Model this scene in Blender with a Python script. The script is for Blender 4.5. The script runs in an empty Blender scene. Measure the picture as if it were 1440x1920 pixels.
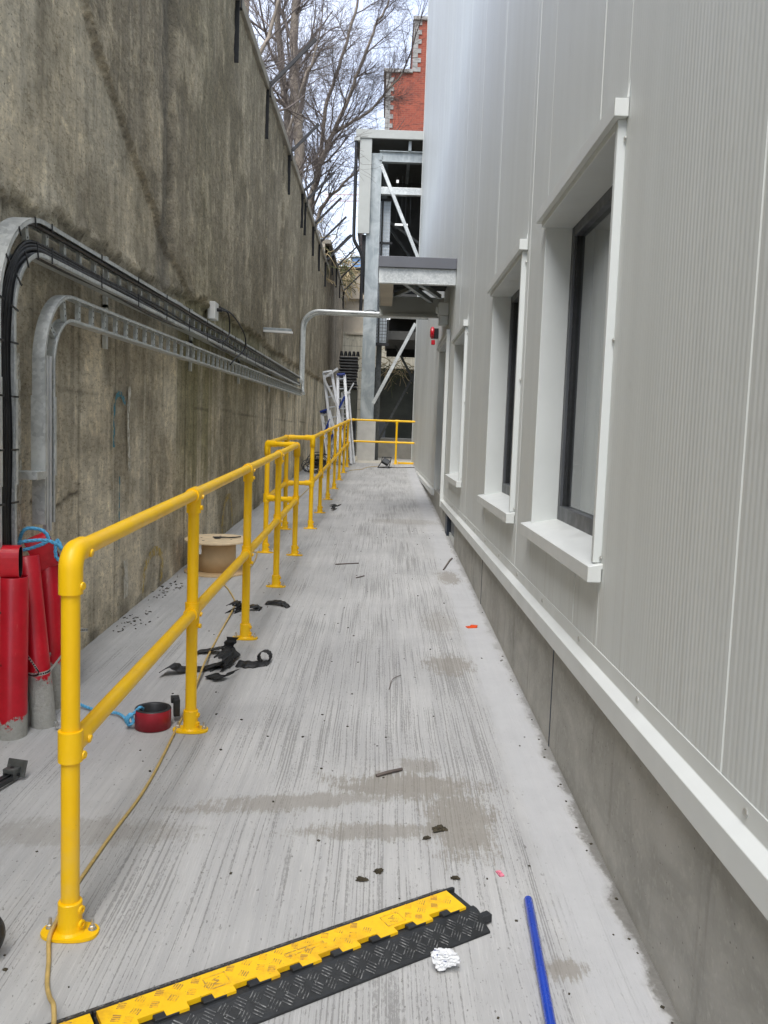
import bpy, bmesh, math, random
import numpy as np
from mathutils import Vector, Matrix
random.seed(7)
SC = bpy.context.scene; COL = SC.collection
R = math.radians
# ---------------------------------------------------------------- camera
yaw, pitch, roll, HC = .0038, -.0904, .0353, 1.568
fw = Vector((math.sin(yaw)*math.cos(pitch), math.cos(yaw)*math.cos(pitch), math.sin(pitch)))
r0 = fw.cross(Vector((0, 0, 1))).normalized(); u0 = r0.cross(fw)
rt = r0*math.cos(roll)+u0*math.sin(roll); up = -r0*math.sin(roll)+u0*math.cos(roll)
cd = bpy.data.cameras.new('camera'); cam = bpy.data.objects.new('camera', cd); COL.objects.link(cam)
cam.matrix_world = Matrix(((rt.x, up.x, -fw.x, 0), (rt.y, up.y, -fw.y, 0), (rt.z, up.z, -fw.z, HC), (0, 0, 0, 1)))
cd.sensor_fit = 'VERTICAL'; cd.sensor_height = 36; cd.lens = 30.0; cd.clip_end = 2000; cd.clip_start = .05
SC.camera = cam
# ---------------------------------------------------------------- world + sun
SUN_EL, SUN_AZ = R(58), R(196)
w = bpy.data.worlds.new("World"); SC.world = w; w.use_nodes = True
nt = w.node_tree; nt.nodes.clear()
out = nt.nodes.new('ShaderNodeOutputWorld')
sky = nt.nodes.new('ShaderNodeTexSky'); sky.sky_type = 'NISHITA'; sky.sun_disc = False
sky.sun_elevation = SUN_EL; sky.sun_rotation = SUN_AZ
b1 = nt.nodes.new('ShaderNodeBackground'); b1.inputs[1].default_value = .05
nt.links.new(sky.outputs[0], b1.inputs[0])
tc = nt.nodes.new('ShaderNodeTexCoord'); mp = nt.nodes.new('ShaderNodeMapping'); mp.inputs['Scale'].default_value = (1, 1, 2.2)
nz = nt.nodes.new('ShaderNodeTexNoise'); nz.inputs['Scale'].default_value = 3.2; nz.inputs['Detail'].default_value = 5; nz.inputs['Roughness'].default_value = .55
nt.links.new(tc.outputs['Generated'], mp.inputs[0]); nt.links.new(mp.outputs[0], nz.inputs['Vector'])
cr = nt.nodes.new('ShaderNodeValToRGB'); cr.color_ramp.elements[0].position = .36; cr.color_ramp.elements[1].position = .62
cr.color_ramp.elements[0].color = (.62, .65, .77, 1); cr.color_ramp.elements[1].color = (.80, .81, .90, 1)
nt.links.new(nz.outputs['Fac'], cr.inputs[0])
b2 = nt.nodes.new('ShaderNodeBackground'); b2.inputs[1].default_value = .40
nt.links.new(cr.outputs[0], b2.inputs[0])
ad = nt.nodes.new('ShaderNodeAddShader'); nt.links.new(b1.outputs[0], ad.inputs[0]); nt.links.new(b2.outputs[0], ad.inputs[1])
nt.links.new(ad.outputs[0], out.inputs[0])
sl = bpy.data.lights.new('sun', 'SUN'); sl.energy = 1.5; sl.angle = R(38); sl.color = (1, .97, .93)
so = bpy.data.objects.new('sun', sl); COL.objects.link(so)
sd = Vector((math.sin(SUN_AZ)*math.cos(SUN_EL), math.cos(SUN_AZ)*math.cos(SUN_EL), math.sin(SUN_EL)))
so.rotation_euler = sd.to_track_quat('Z', 'Y').to_euler()
vs = SC.view_settings; vs.view_transform = 'Standard'; vs.look = 'None'; vs.exposure = 1.6; vs.gamma = 1; vs.use_curve_mapping = False
try: SC.cycles.max_bounces = 8; SC.cycles.diffuse_bounces = 5
except Exception: pass

# ---------------------------------------------------------------- materials
def lin(c): return tuple((x/12.92 if x <= .04045 else ((x+.055)/1.055)**2.4) for x in [v/255 for v in c])
class NM:
    def __init__(s, name):
        s.m = bpy.data.materials.new(name); s.m.use_nodes = True; s.t = s.m.node_tree
        s.b = s.t.nodes['Principled BSDF']; s._pos = None
    def n(s, k): return s.t.nodes.new(k)
    def put(s, sock, v):
        if v is None: return
        if hasattr(v, 'links') and hasattr(v, 'node'): s.t.links.new(v, sock)
        else:
            if sock.type == 'RGBA' and len(v) == 3: v = (*v, 1)
            sock.default_value = v
    def pos(s):
        if not s._pos: s._pos = s.n('ShaderNodeNewGeometry').outputs['Position']
        return s._pos
    def obj(s): return s.n('ShaderNodeTexCoord').outputs['Object']
    def mul(s, v, sc, off=(0, 0, 0)):
        m = s.n('ShaderNodeMapping'); s.put(m.inputs[0], v); m.inputs['Scale'].default_value = sc; m.inputs['Location'].default_value = off
        return m.outputs[0]
    def noise(s, v, scale=5, detail=3, rough=.5, dist=0):
        n = s.n('ShaderNodeTexNoise'); s.put(n.inputs['Vector'], v); n.inputs['Scale'].default_value = scale
        n.inputs['Detail'].default_value = detail; n.inputs['Roughness'].default_value = rough; n.inputs['Distortion'].default_value = dist
        return n.outputs['Fac']
    def vor(s, v, scale=5):
        n = s.n('ShaderNodeTexVoronoi'); s.put(n.inputs['Vector'], v); n.inputs['Scale'].default_value = scale
        return n.outputs['Distance']
    def mt(s, op, a, b=None, c=None, clamp=False):
        n = s.n('ShaderNodeMath'); n.operation = op; n.use_clamp = clamp
        s.put(n.inputs[0], a)
        if b is not None: s.put(n.inputs[1], b)
        if c is not None: s.put(n.inputs[2], c)
        return n.outputs[0]
    def step(s, v, a, b, o0=0., o1=1.):
        n = s.n('ShaderNodeMapRange'); n.clamp = True; n.interpolation_type = 'SMOOTHSTEP'
        s.put(n.inputs[0], v); n.inputs[1].default_value = a; n.inputs[2].default_value = b; n.inputs[3].default_value = o0; n.inputs[4].default_value = o1
        return n.outputs[0]
    def mix(s, f, a, b, mode='MIX'):
        n = s.n('ShaderNodeMix'); n.data_type = 'RGBA'; n.blend_type = mode
        s.put(n.inputs[0], f); s.put(n.inputs[6], a); s.put(n.inputs[7], b)
        return n.outputs[2]
    def sep(s, v):
        n = s.n('ShaderNodeSeparateXYZ'); s.put(n.inputs[0], v); return n.outputs
    def bump(s, h, st=.3, d=.01):
        n = s.n('ShaderNodeBump'); n.inputs['Strength'].default_value = st; n.inputs['Distance'].default_value = d
        s.put(n.inputs['Height'], h); s.t.links.new(n.outputs[0], s.b.inputs['Normal'])
    def set(s, col=None, rough=.6, metal=0., spec=.5, coat=0., **k):
        s.put(s.b.inputs['Base Color'], col); s.put(s.b.inputs['Roughness'], rough); s.put(s.b.inputs['Metallic'], metal)
        s.b.inputs['Specular IOR Level'].default_value = spec; s.b.inputs['Coat Weight'].default_value = coat
        s.b.inputs['Coat Roughness'].default_value = .12
        return s.m
M = {}
def simple(name, rgb, rough=.6, metal=0., var=.15, sc=8, spec=.5, coat=0., bump=0.):
    n = NM(name); c = lin(rgb); p = n.obj()
    f = n.noise(p, sc, 4, .6)
    col = n.mix(n.step(f, .3, .7), tuple(x*(1-var) for x in c), tuple(min(1, x*(1+var)) for x in c))
    rr = n.step(n.noise(p, sc*2.3, 3), .3, .7, max(.03, rough-.08), min(1, rough+.08))
    if bump: n.bump(n.noise(p, sc*6, 3), .4, bump)
    if name == 'yellow_paint':
        col = n.mix(n.step(n.noise(n.pos(), 55, 5, .8), .66, .72, 0, .45), col, lin((150, 110, 40))); col = n.mix(n.step(n.noise(n.pos(), 4, 5, .7), .5, .75, 0, .16), col, lin((205, 190, 150)))
    M[name] = n.set(col, rr, metal, spec, coat); return M[name]
simple('yellow_paint', (255, 200, 0), .42, var=.04, sc=5, coat=.0)
simple('zinc_bolt', (190, 190, 185), .35, .7, .1, 30)
simple('black_rubber', (38, 40, 42), .5, var=.25, sc=25, bump=.001)
simple('black_cable', (26, 27, 30), .42, var=.2, sc=12)
simple('black_plastic', (22, 23, 26), .4, var=.2, sc=12)
simple('black_steel', (27, 28, 31), .6, var=.3, sc=6)
simple('membrane', (34, 35, 37), .62, var=.3, sc=22, bump=.001)
simple('glossy_scrap', (14, 15, 18), .18, var=.2, sc=22)
simple('blue_rope', (92, 172, 214), .7, var=.2, sc=60, bump=.001)
simple('blue_pipe', (22, 66, 178), .25, var=.08, sc=9, coat=.3)
simple('blue_plastic', (20, 50, 130), .5)
simple('tan_cord', (196, 168, 104), .6, var=.14, sc=25)
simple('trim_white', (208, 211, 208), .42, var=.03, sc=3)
simple('reveal_grey', (206, 210, 208), .45, var=.03, sc=3)
simple('frame_dark', (80, 83, 87), .42, var=.08, sc=5)
simple('fascia_dark', (98, 100, 106), .5, var=.04, sc=3)
simple('fascia_light', (172, 175, 171), .5, var=.05, sc=2)
simple('white_plastic', (214, 214, 210), .5, var=.04)
simple('red_plastic', (178, 14, 34), .3, var=.06, coat=.2)
simple('aluminium', (196, 200, 204), .42, .85, .1, 6)
simple('alu_dull', (206, 208, 210), .5, .3, .1, 6)
simple('bark', (132, 122, 110), .9, var=.35, sc=5)
simple('twig', (104, 95, 90), .9, var=.3, sc=5)
simple('dry_stem', (176, 158, 122), .9, var=.3, sc=5)
simple('moss', (88, 92, 56), .95, var=.4, sc=3)
simple('ply', (226, 204, 168), .7, var=.1, sc=9, bump=.0005)
simple('hardboard', (206, 178, 138), .7, var=.07, sc=6)
simple('mud', (62, 56, 42), .95, var=.45, sc=60, bump=.004)
simple('orange_scrap', (226, 84, 30), .5)
simple('pink_scrap', (214, 120, 140), .5, var=.4, sc=120)
simple('dark_board', (74, 76, 68), .8, var=.2, sc=1.5)
simple('grey_steel', (96, 98, 96), .5, .5, .2, 15)
simple('dark_cladding', (76, 76, 73), .8, var=.15, sc=2)
simple('soffit', (90, 91, 88), .8, var=.05, sc=2)
simple('pale_concrete', (196, 191, 178), .9, var=.1, sc=4, bump=.003)
simple('pier_concrete', (186, 185, 180), .9, var=.08, sc=4, bump=.002)
simple('blockwork', (196, 186, 168), .9, var=.08, sc=3, bump=.004)
simple('soil', (84, 74, 52), 1., var=.3, sc=2)
simple('navy_steel', (40, 48, 60), .5, var=.1)
simple('slate_panel', (112, 116, 122), .6, var=.06)
simple('blue_glass', (104, 138, 178), .15, var=.05)
simple('spray_blue', (70, 120, 130), .9, var=.1)
simple('crane_steel', (196, 170, 170), .8)
simple('blind', (176, 178, 172), .9, var=.04)

def spray(name, rgb, cover=.5):
    n = NM(name); p = n.mul(n.pos(), (1, 1, .45))
    f = n.noise(p, 34, 5, .7)
    n.set(lin(rgb), .9); n.put(n.b.inputs['Alpha'], n.step(f, cover-.07, cover+.1)); M[name] = n.m
spray('paint_blue', (64, 122, 138), .44); spray('paint_white', (206, 204, 194), .47); spray('paint_yellow', (186, 160, 70), .5)

def galv():
    n = NM('galvanised'); p = n.obj()
    v = n.n('ShaderNodeTexVoronoi'); n.put(v.inputs['Vector'], p); v.inputs['Scale'].default_value = 55; v.feature = 'F1'
    sp = n.sep(v.outputs['Color'])[0]
    big = n.noise(p, 2.2, 4, .6, .6)
    col = n.mix(sp, lin((176, 180, 179)), lin((206, 209, 207)))
    col = n.mix(n.step(big, .45, .7), col, lin((218, 221, 218)))
    n.set(col, n.mt('ADD', n.mt('MULTIPLY', sp, .14), .36), .35); M['galvanised'] = n.m
    n = NM('galv_dull'); p = n.obj(); big = n.noise(p, 1.3, 5, .65, .9)
    st = n.noise(n.mul(p, (6, 6, .8)), 1.5, 4)
    col = n.mix(n.step(big, .35, .7), lin((140, 148, 150)), lin((180, 186, 187)))
    col = n.mix(n.step(st, .5, .75, 0, .5), col, lin((188, 192, 192)))
    n.set(col, .55, .35); M['galv_dull'] = n.m
galv()

def cladding():
    n = NM('cladding'); p = n.pos(); X = n.sep(p)
    rib = n.mt('SINE', n.mt('MULTIPLY', X[1], 2*math.pi/.027))
    big = n.noise(n.mul(p, (1, .8, .25)), 1.2, 4, .6)
    band = n.noise(n.mul(p, (.2, 4.5, .02)), 1.6, 2)
    col = n.mix(n.step(band, .35, .65), lin((205, 209, 206)), lin((211, 215, 212)))
    col = n.mix(n.step(big, .35, .75, 0, .5), col, lin((200, 202, 197)))
    pid = n.mt('FLOOR', n.mt('DIVIDE', n.mt('ADD', X[1], 9.25), 1.6))
    wn = n.n('ShaderNodeTexWhiteNoise'); wn.noise_dimensions = '1D'; n.put(wn.inputs['W'], pid)
    col = n.mix(n.mt('MULTIPLY', wn.outputs['Value'], .35), col, lin((196, 199, 198)))
    runs = n.noise(n.mul(p, (1, 26, .35)), 1.3, 4, .7); low = n.step(X[2], .7, 1.5, 1, .12)
    col = n.mix(n.mt('MULTIPLY', n.step(runs, .5, .72, 0, .3), low), col, lin((150, 146, 134)))
    sm = n.noise(n.mul(p, (1, 1.4, 1)), 3.3, 6, .75); col = n.mix(n.step(sm, .6, .74, 0, .16), col, lin((160, 158, 150)))
    n.bump(n.mt('ADD', rib, n.mt('MULTIPLY', band, 1.5)), .2, .0018)
    n.set(col, n.step(big, .3, .7, .42, .52), 0, .45, .0); M['cladding'] = n.m
cladding()

def plinth():
    n = NM('plinth_concrete'); p = n.pos()
    a = n.noise(n.mul(p, (1, 1, 1.6)), 2.3, 6, .65, .4); b = n.noise(p, 38, 4, .6)
    pits = n.vor(p, 26)
    st = n.noise(n.mul(p, (3, 7, .7)), 1.6, 4, .6)
    col = n.mix(n.step(a, .3, .72), lin((148, 147, 140)), lin((176, 174, 167)))
    col = n.mix(n.step(b, .52, .75, 0, .5), col, lin((186, 184, 176)))
    col = n.mix(n.step(st, .56, .75, 0, .35), col, lin((98, 97, 88)))
    col = n.mix(n.step(pits, .05, .09, .75, 0), col, lin((74, 72, 66)))
    n.bump(n.mt('ADD', b, n.mt('MULTIPLY', n.step(pits, .03, .12), .8)), .5, .004)
    n.set(col, .85); M['plinth_concrete'] = n.m
plinth()

def wallmat():
    n = NM('old_concrete'); p = n.pos()
    at = n.n('ShaderNodeAttribute'); at.attribute_name = 'tone'
    base = at.outputs['Color']
    s1 = n.noise(n.mul(p, (1, 6, 1.1)), 2.4, 7, .72, .3); s2 = n.noise(n.mul(p, (1, 15, 5)), 3., 6, .75); f = n.noise(n.mul(p, (1, .5, 1)), 60, 5, .75)
    m = n.noise(n.mul(p, (1, 1.6, 1)), 5.5, 6, .7, .5)
    pits = n.vor(n.mul(p, (1, 1, 1)), 17); p2 = n.noise(p, 24, 5, .75)
    col = n.mix(n.step(s1, .42, .68, 0, .6), base, n.mix(1., base, (.62, .61, .57), 'MULTIPLY'))
    col = n.mix(n.step(s2, .54, .72, 0, .6), col, n.mix(1., base, (1.5, 1.47, 1.4), 'MULTIPLY'))
    col = n.mix(n.step(m, .5, .66, 0, .7), col, n.mix(1., base, (1.42, 1.4, 1.34), 'MULTIPLY'))
    col = n.mix(n.step(f, .34, .45, .75, 0), col, n.mix(1., base, (.42, .4, .36), 'MULTIPLY'))
    col = n.mix(n.step(p2, .62, .68, 0, .55), col, n.mix(1., base, (.45, .43, .38), 'MULTIPLY'))
    col = n.mix(n.step(pits, .04, .085, .8, 0), col, lin((46, 42, 34)))
    ga = n.noise(n.mul(p, (1, .42, 1)), 14, 8, .85); gb = n.noise(n.mul(p, (1, .38, 1)), 34, 6, .85)
    col = n.mix(n.step(ga, .46, .6, 0, .55), col, n.mix(1., col, (1.38, 1.36, 1.32), 'MULTIPLY'))
    col = n.mix(n.step(gb, .4, .5, .6, 0), col, n.mix(1., col, (.55, .53, .49), 'MULTIPLY'))
    rg_ = at.outputs['Alpha']; gr = n.noise(n.mul(p, (1, .4, 1)), 40, 6, .8); gr2 = n.noise(p, 11, 6, .75)
    col = n.mix(n.mt('MULTIPLY', rg_, n.step(gr, .5, .62, 0, .6)), col, n.mix(1., col, (.55, .54, .5), 'MULTIPLY'))
    col = n.mix(n.mt('MULTIPLY', rg_, n.step(gr2, .54, .66, 0, .5)), col, n.mix(1., col, (1.35, 1.33, 1.28), 'MULTIPLY'))
    h = n.mt('ADD', n.mt('MULTIPLY', n.mt('ADD', n.mt('MULTIPLY', gr2, 3.), n.mt('MULTIPLY', gr, 1.5)), n.mt('ADD', n.mt('MULTIPLY', rg_, .8), .2)), n.mt('MULTIPLY', s2, .8)); h = n.mt('ADD', h, n.mt('ADD', n.mt('MULTIPLY', f, .7), n.mt('ADD', n.step(pits, .02, .1), p2)))
    n.bump(h, .85, .010)
    n.set(col, .92, 0, .3); M['old_concrete'] = n.m
wallmat()

def rampmat():
    n = NM('brushed_concrete'); p = n.pos(); X = n.sep(p)
    # brushed texture, slightly wandering along the length
    wob = n.mt('MULTIPLY', n.mt('SUBTRACT', n.noise(n.mul(p, (.2, .5, 0)), 1.2, 2), .5), .05)
    cb = n.n('ShaderNodeCombineXYZ'); n.put(cb.inputs[0], n.mt('ADD', X[0], wob)); n.put(cb.inputs[1], X[1]); q = cb.outputs[0]
    g1 = n.noise(n.mul(q, (135, .9, 1)), 1., 3, .55); g2 = n.noise(n.mul(q, (210, 7, 1)), 1., 4, .7); g3 = n.noise(n.mul(q, (26, .8, 1)), 1., 3, .6)
    brk = n.noise(n.mul(q, (60, 26, 1)), 1.6, 5, .8)
    big = n.noise(q, 1.1, 4, .6, .4); dens = n.noise(n.mul(q, (2.4, .5, 1)), 1.3, 3, .6)
    fine = n.noise(q, 130, 4, .75)
    col = n.mix(n.step(big, .3, .7), lin((172, 172, 171)), lin((189, 189, 187)))
    col = n.mix(n.step(g3, .35, .68, 0, .45), col, lin((160, 160, 160)))
    col = n.mix(n.step(g2, .5, .8, 0, .5), col, lin((210, 210, 207)))
    # density of dark lines: strong in the walking strip, faint on the left
    dz = n.mt('MULTIPLY', n.step(X[0], -1.0, .1, .35, 1.), n.step(X[0], .5, .64, 1., .0))
    thr = n.mt('ADD', n.mt('MULTIPLY', g1, .62), n.mt('MULTIPLY', brk, .36))
    thr = n.mt('ADD', thr, n.mt('MULTIPLY', n.mt('SUBTRACT', dens, .5), .35))
    thr = n.mt('ADD', thr, n.mt('MULTIPLY', dz, .085))
    lines = n.step(thr, .592, .64)
    col = n.mix(n.mt('MULTIPLY', lines, .5), col, lin((112, 111, 108)))
    sp_ = n.noise(n.mul(q, (70, 34, 1)), 1., 3, .6); col = n.mix(n.step(sp_, .655, .69, 0, .7), col, lin((112, 111, 107)))
    col = n.mix(n.step(fine, .62, .74, 0, .45), col, lin((108, 107, 104)))
    # pale laitance strip beside the plinth
    e = n.mt('ADD', X[0], n.mt('MULTIPLY', n.mt('SUBTRACT', n.noise(n.mul(q, (3, 2.2, 1)), 2.2, 5, .7), .5), .16))
    strip = n.mt('MULTIPLY', n.step(e, .56, .64), n.step(e, .765, .79, 1, 0))
    sc = n.mix(n.noise(q, 3.2, 5, .65), lin((166, 167, 169)), lin((200, 201, 201)))
    col = n.mix(n.mt('MULTIPLY', strip, .7), col, sc)
    e2 = n.mt('MULTIPLY', n.step(e, .785, .81), n.step(X[1], 6, 2.4, .35, 1.))
    col = n.mix(n.mt('MULTIPLY', e2, .9), col, n.mix(n.noise(q, 40, 5, .7), lin((86, 84, 78)), lin((140, 138, 132))))
    # stains
    dn = n.mt('MULTIPLY', n.mt('SUBTRACT', n.noise(q, 9, 7, .85), .5), 2.6); dn2 = n.mt('MULTIPLY', n.mt('SUBTRACT', n.noise(n.mul(q, (90, 7, 1)), 1, 4, .75), .5), 2.6)
    tot = None
    for cx, cy, rx, ry, a, k in [(.15, 3.42, .3, .12, 0, 1), (.34, 3.12, .14, .26, 0, 1), (-.3, 3.24, .42, .07, .2, .8), (.02, 3.03, .3, .06, .1, .85), (.2, 3.62, .1, .08, 0, .8),
                                (.56, 2.28, .07, .045, 0, .95), (.645, 7.75, .1, .3, 0, .9), (.45, 5.1, .14, .2, 0, .85), (-1.05, 2.95, .4, .1, .1, .5), (.35, 11.4, .45, .25, 0, .5), (.45, 6.1, .12, .3, 0, .45)]:
        dx = n.mt('SUBTRACT', X[0], cx); dy = n.mt('SUBTRACT', X[1], cy); ca, sa = math.cos(a), math.sin(a)
        u = n.mt('DIVIDE', n.mt('ADD', n.mt('MULTIPLY', dx, ca), n.mt('MULTIPLY', dy, sa)), rx)
        v = n.mt('DIVIDE', n.mt('SUBTRACT', n.mt('MULTIPLY', dy, ca), n.mt('MULTIPLY', dx, sa)), ry)
        d = n.mt('SQRT', n.mt('ADD', n.mt('MULTIPLY', u, u), n.mt('MULTIPLY', v, v)))
        d = n.mt('ADD', n.mt('ADD', d, dn), dn2)
        mk = n.step(d, .7, 1.25, k*.92, 0)
        tot = mk if tot is None else n.mt('MAXIMUM', tot, mk)
    stc = n.mix(n.noise(q, 9, 5, .7), lin((120, 115, 105)), lin((146, 140, 129)))
    col = n.mix(n.mt('MULTIPLY', tot, .78), col, stc)
    h = n.mt('SUBTRACT', n.mt('ADD', n.mt('MULTIPLY', g2, .5), n.mt('MULTIPLY', g1, .6)), n.mt('MULTIPLY', lines, .5))
    n.bump(n.mt('ADD', h, n.mt('MULTIPLY', fine, .3)), .45, .005)
    n.set(col, .88, 0, .3); M['brushed_concrete'] = n.m
rampmat()

def duct():
    n = NM('red_duct'); p = n.pos(); X = n.sep(p); o = n.obj()
    f = n.noise(p, 9, 5, .7); f2 = n.noise(p, 60, 4, .7); s = n.noise(n.mul(p, (60, 60, 5)), 1, 4, .7)
    red = n.mix(n.step(f, .3, .7), lin((176, 10, 32)), lin((194, 18, 40)))
    red = n.mix(n.step(s, .66, .74, 0, .6), red, lin((214, 120, 110)))
    hgt = n.mt('ADD', n.mt('SUBTRACT', X[2], n.mt('MULTIPLY', X[1], 1.)), 0)
    lim = n.mt('MINIMUM', n.mt('ADD', n.mt('MULTIPLY', n.mt('SUBTRACT', X[1], 3.74), 1.1), .2), .38)
    line = n.mt('SUBTRACT', n.mt('ADD', X[2], n.mt('MULTIPLY', n.mt('SUBTRACT', f, .5), .36)), lim)
    mask = n.step(line, -.012, .008, 1, 0)
    grey = n.mix(f2, lin((140, 140, 134)), lin((176, 175, 168)))
    n.bump(n.mt('MULTIPLY', n.mt('ADD', f2, f), mask), .8, .006)
    n.set(n.mix(mask, red, grey), n.mt('ADD', n.mt('MULTIPLY', mask, .5), .33)); M['red_duct'] = n.m
duct()

def yellow_lid():
    n = NM('yellow_lid'); p = n.pos()
    col = n.mix(n.step(n.noise(p, 12, 5, .7), .45, .75), lin((250, 200, 18)), lin((226, 170, 30)))
    col = n.mix(n.step(n.noise(p, 75, 4, .7), .62, .72, 0, .7), col, lin((150, 118, 60)))
    n.set(col, .5); M['yellow_lid'] = n.m
    n = NM('lid_tread'); p = n.pos()
    col = n.mix(n.step(n.noise(p, 45, 4, .7), .42, .6), lin((236, 190, 44)), lin((176, 140, 74)))
    n.set(col, .6); M['lid_tread'] = n.m
    n = NM('rubber_tread'); p = n.pos()
    col = n.mix(n.step(n.noise(p, 70, 4, .7), .45, .65), lin((60, 62, 64)), lin((138, 139, 138)))
    n.set(col, .5); M['rubber_tread'] = n.m
yellow_lid()

def brick():
    n = NM('red_brick'); g = n.pos(); X = n.sep(g)
    cb = n.n('ShaderNodeCombineXYZ'); n.put(cb.inputs[0], n.mt('ADD', X[0], X[1])); n.put(cb.inputs[1], X[2])
    b = n.n('ShaderNodeTexBrick'); n.put(b.inputs['Vector'], cb.outputs[0]); b.inputs['Scale'].default_value = 1.
    b.inputs['Brick Width'].default_value = .44; b.inputs['Row Height'].default_value = .16; b.inputs['Mortar Size'].default_value = .014
    b.inputs['Color1'].default_value = (*lin((142, 70, 52)), 1); b.inputs['Color2'].default_value = (*lin((118, 56, 44)), 1); b.inputs['Mortar'].default_value = (*lin((140, 92, 74)), 1)
    col = n.mix(n.step(n.noise(g, .8, 4), .35, .7, 0, .4), b.outputs['Color'], lin((154, 84, 64)))
    n.set(col, .9); M['red_brick'] = n.m
    n = NM('quoin_stone'); p = n.pos()
    n.set(n.mix(n.noise(p, 3, 4), lin((110, 108, 104)), lin((168, 166, 162))), .9); M['quoin_stone'] = n.m
brick()

def glassm():
    n = NM('window_glass'); n.set((.92, .95, .95), .02, 0, .6)
    n.b.inputs['Transmission Weight'].default_value = 1.; n.b.inputs['IOR'].default_value = 1.5; M['window_glass'] = n.m
    n = NM('paper'); p = n.obj(); f = n.noise(p, 34, 3, .6, 1.)
    n.set(n.mix(n.step(f, .6, .63), lin((226, 228, 230)), lin((50, 70, 130))), .55); M['paper'] = n.m
    n = NM('tree_ivy'); n.set(n.mix(n.noise(n.pos(), 4, 3), lin((70, 74, 40)), lin((120, 112, 74))), .9); M['ivy'] = n.m
    n = NM('mesh_panel'); n.set(lin((238, 244, 246)), .6); tr = n.n('ShaderNodeBsdfTranslucent'); tr.inputs[0].default_value = (.9, .95, 1, 1)
    mx = n.n('ShaderNodeMixShader'); mx.inputs[0].default_value = .6; n.t.links.new(n.b.outputs[0], mx.inputs[1]); n.t.links.new(tr.outputs[0], mx.inputs[2])
    n.t.links.new(mx.outputs[0], n.t.nodes['Material Output'].inputs[0]); M['mesh_panel'] = n.m  # pale white that carries the daylight seen through the mesh
    n = NM('lamp_white'); n.set(lin((220, 226, 230)), .4); n.b.inputs['Emission Color'].default_value = (1, 1, 1, 1); n.b.inputs['Emission Strength'].default_value = .35; M['lamp_white'] = n.m
    n = NM('endwall'); p = n.pos(); X = n.sep(p)
    s = n.noise(n.mul(p, (7, 1, .6)), 1.5, 5, .7); f = n.noise(p, 7, 5, .7)
    col = n.mix(n.step(s, .35, .68), lin((222, 216, 196)), lin((184, 178, 158)))
    col = n.mix(n.step(f, .55, .75, 0, .55), col, lin((108, 106, 98)))
    bl = n.mt('LESS_THAN', n.mt('FRACT', n.mt('DIVIDE', X[2], .42)), .05)
    col = n.mix(n.mt('MULTIPLY', bl, .5), col, lin((96, 90, 78)))
    n.bump(f, .5, .02); n.set(col, .95); M['endwall'] = n.m
glassm()

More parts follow.
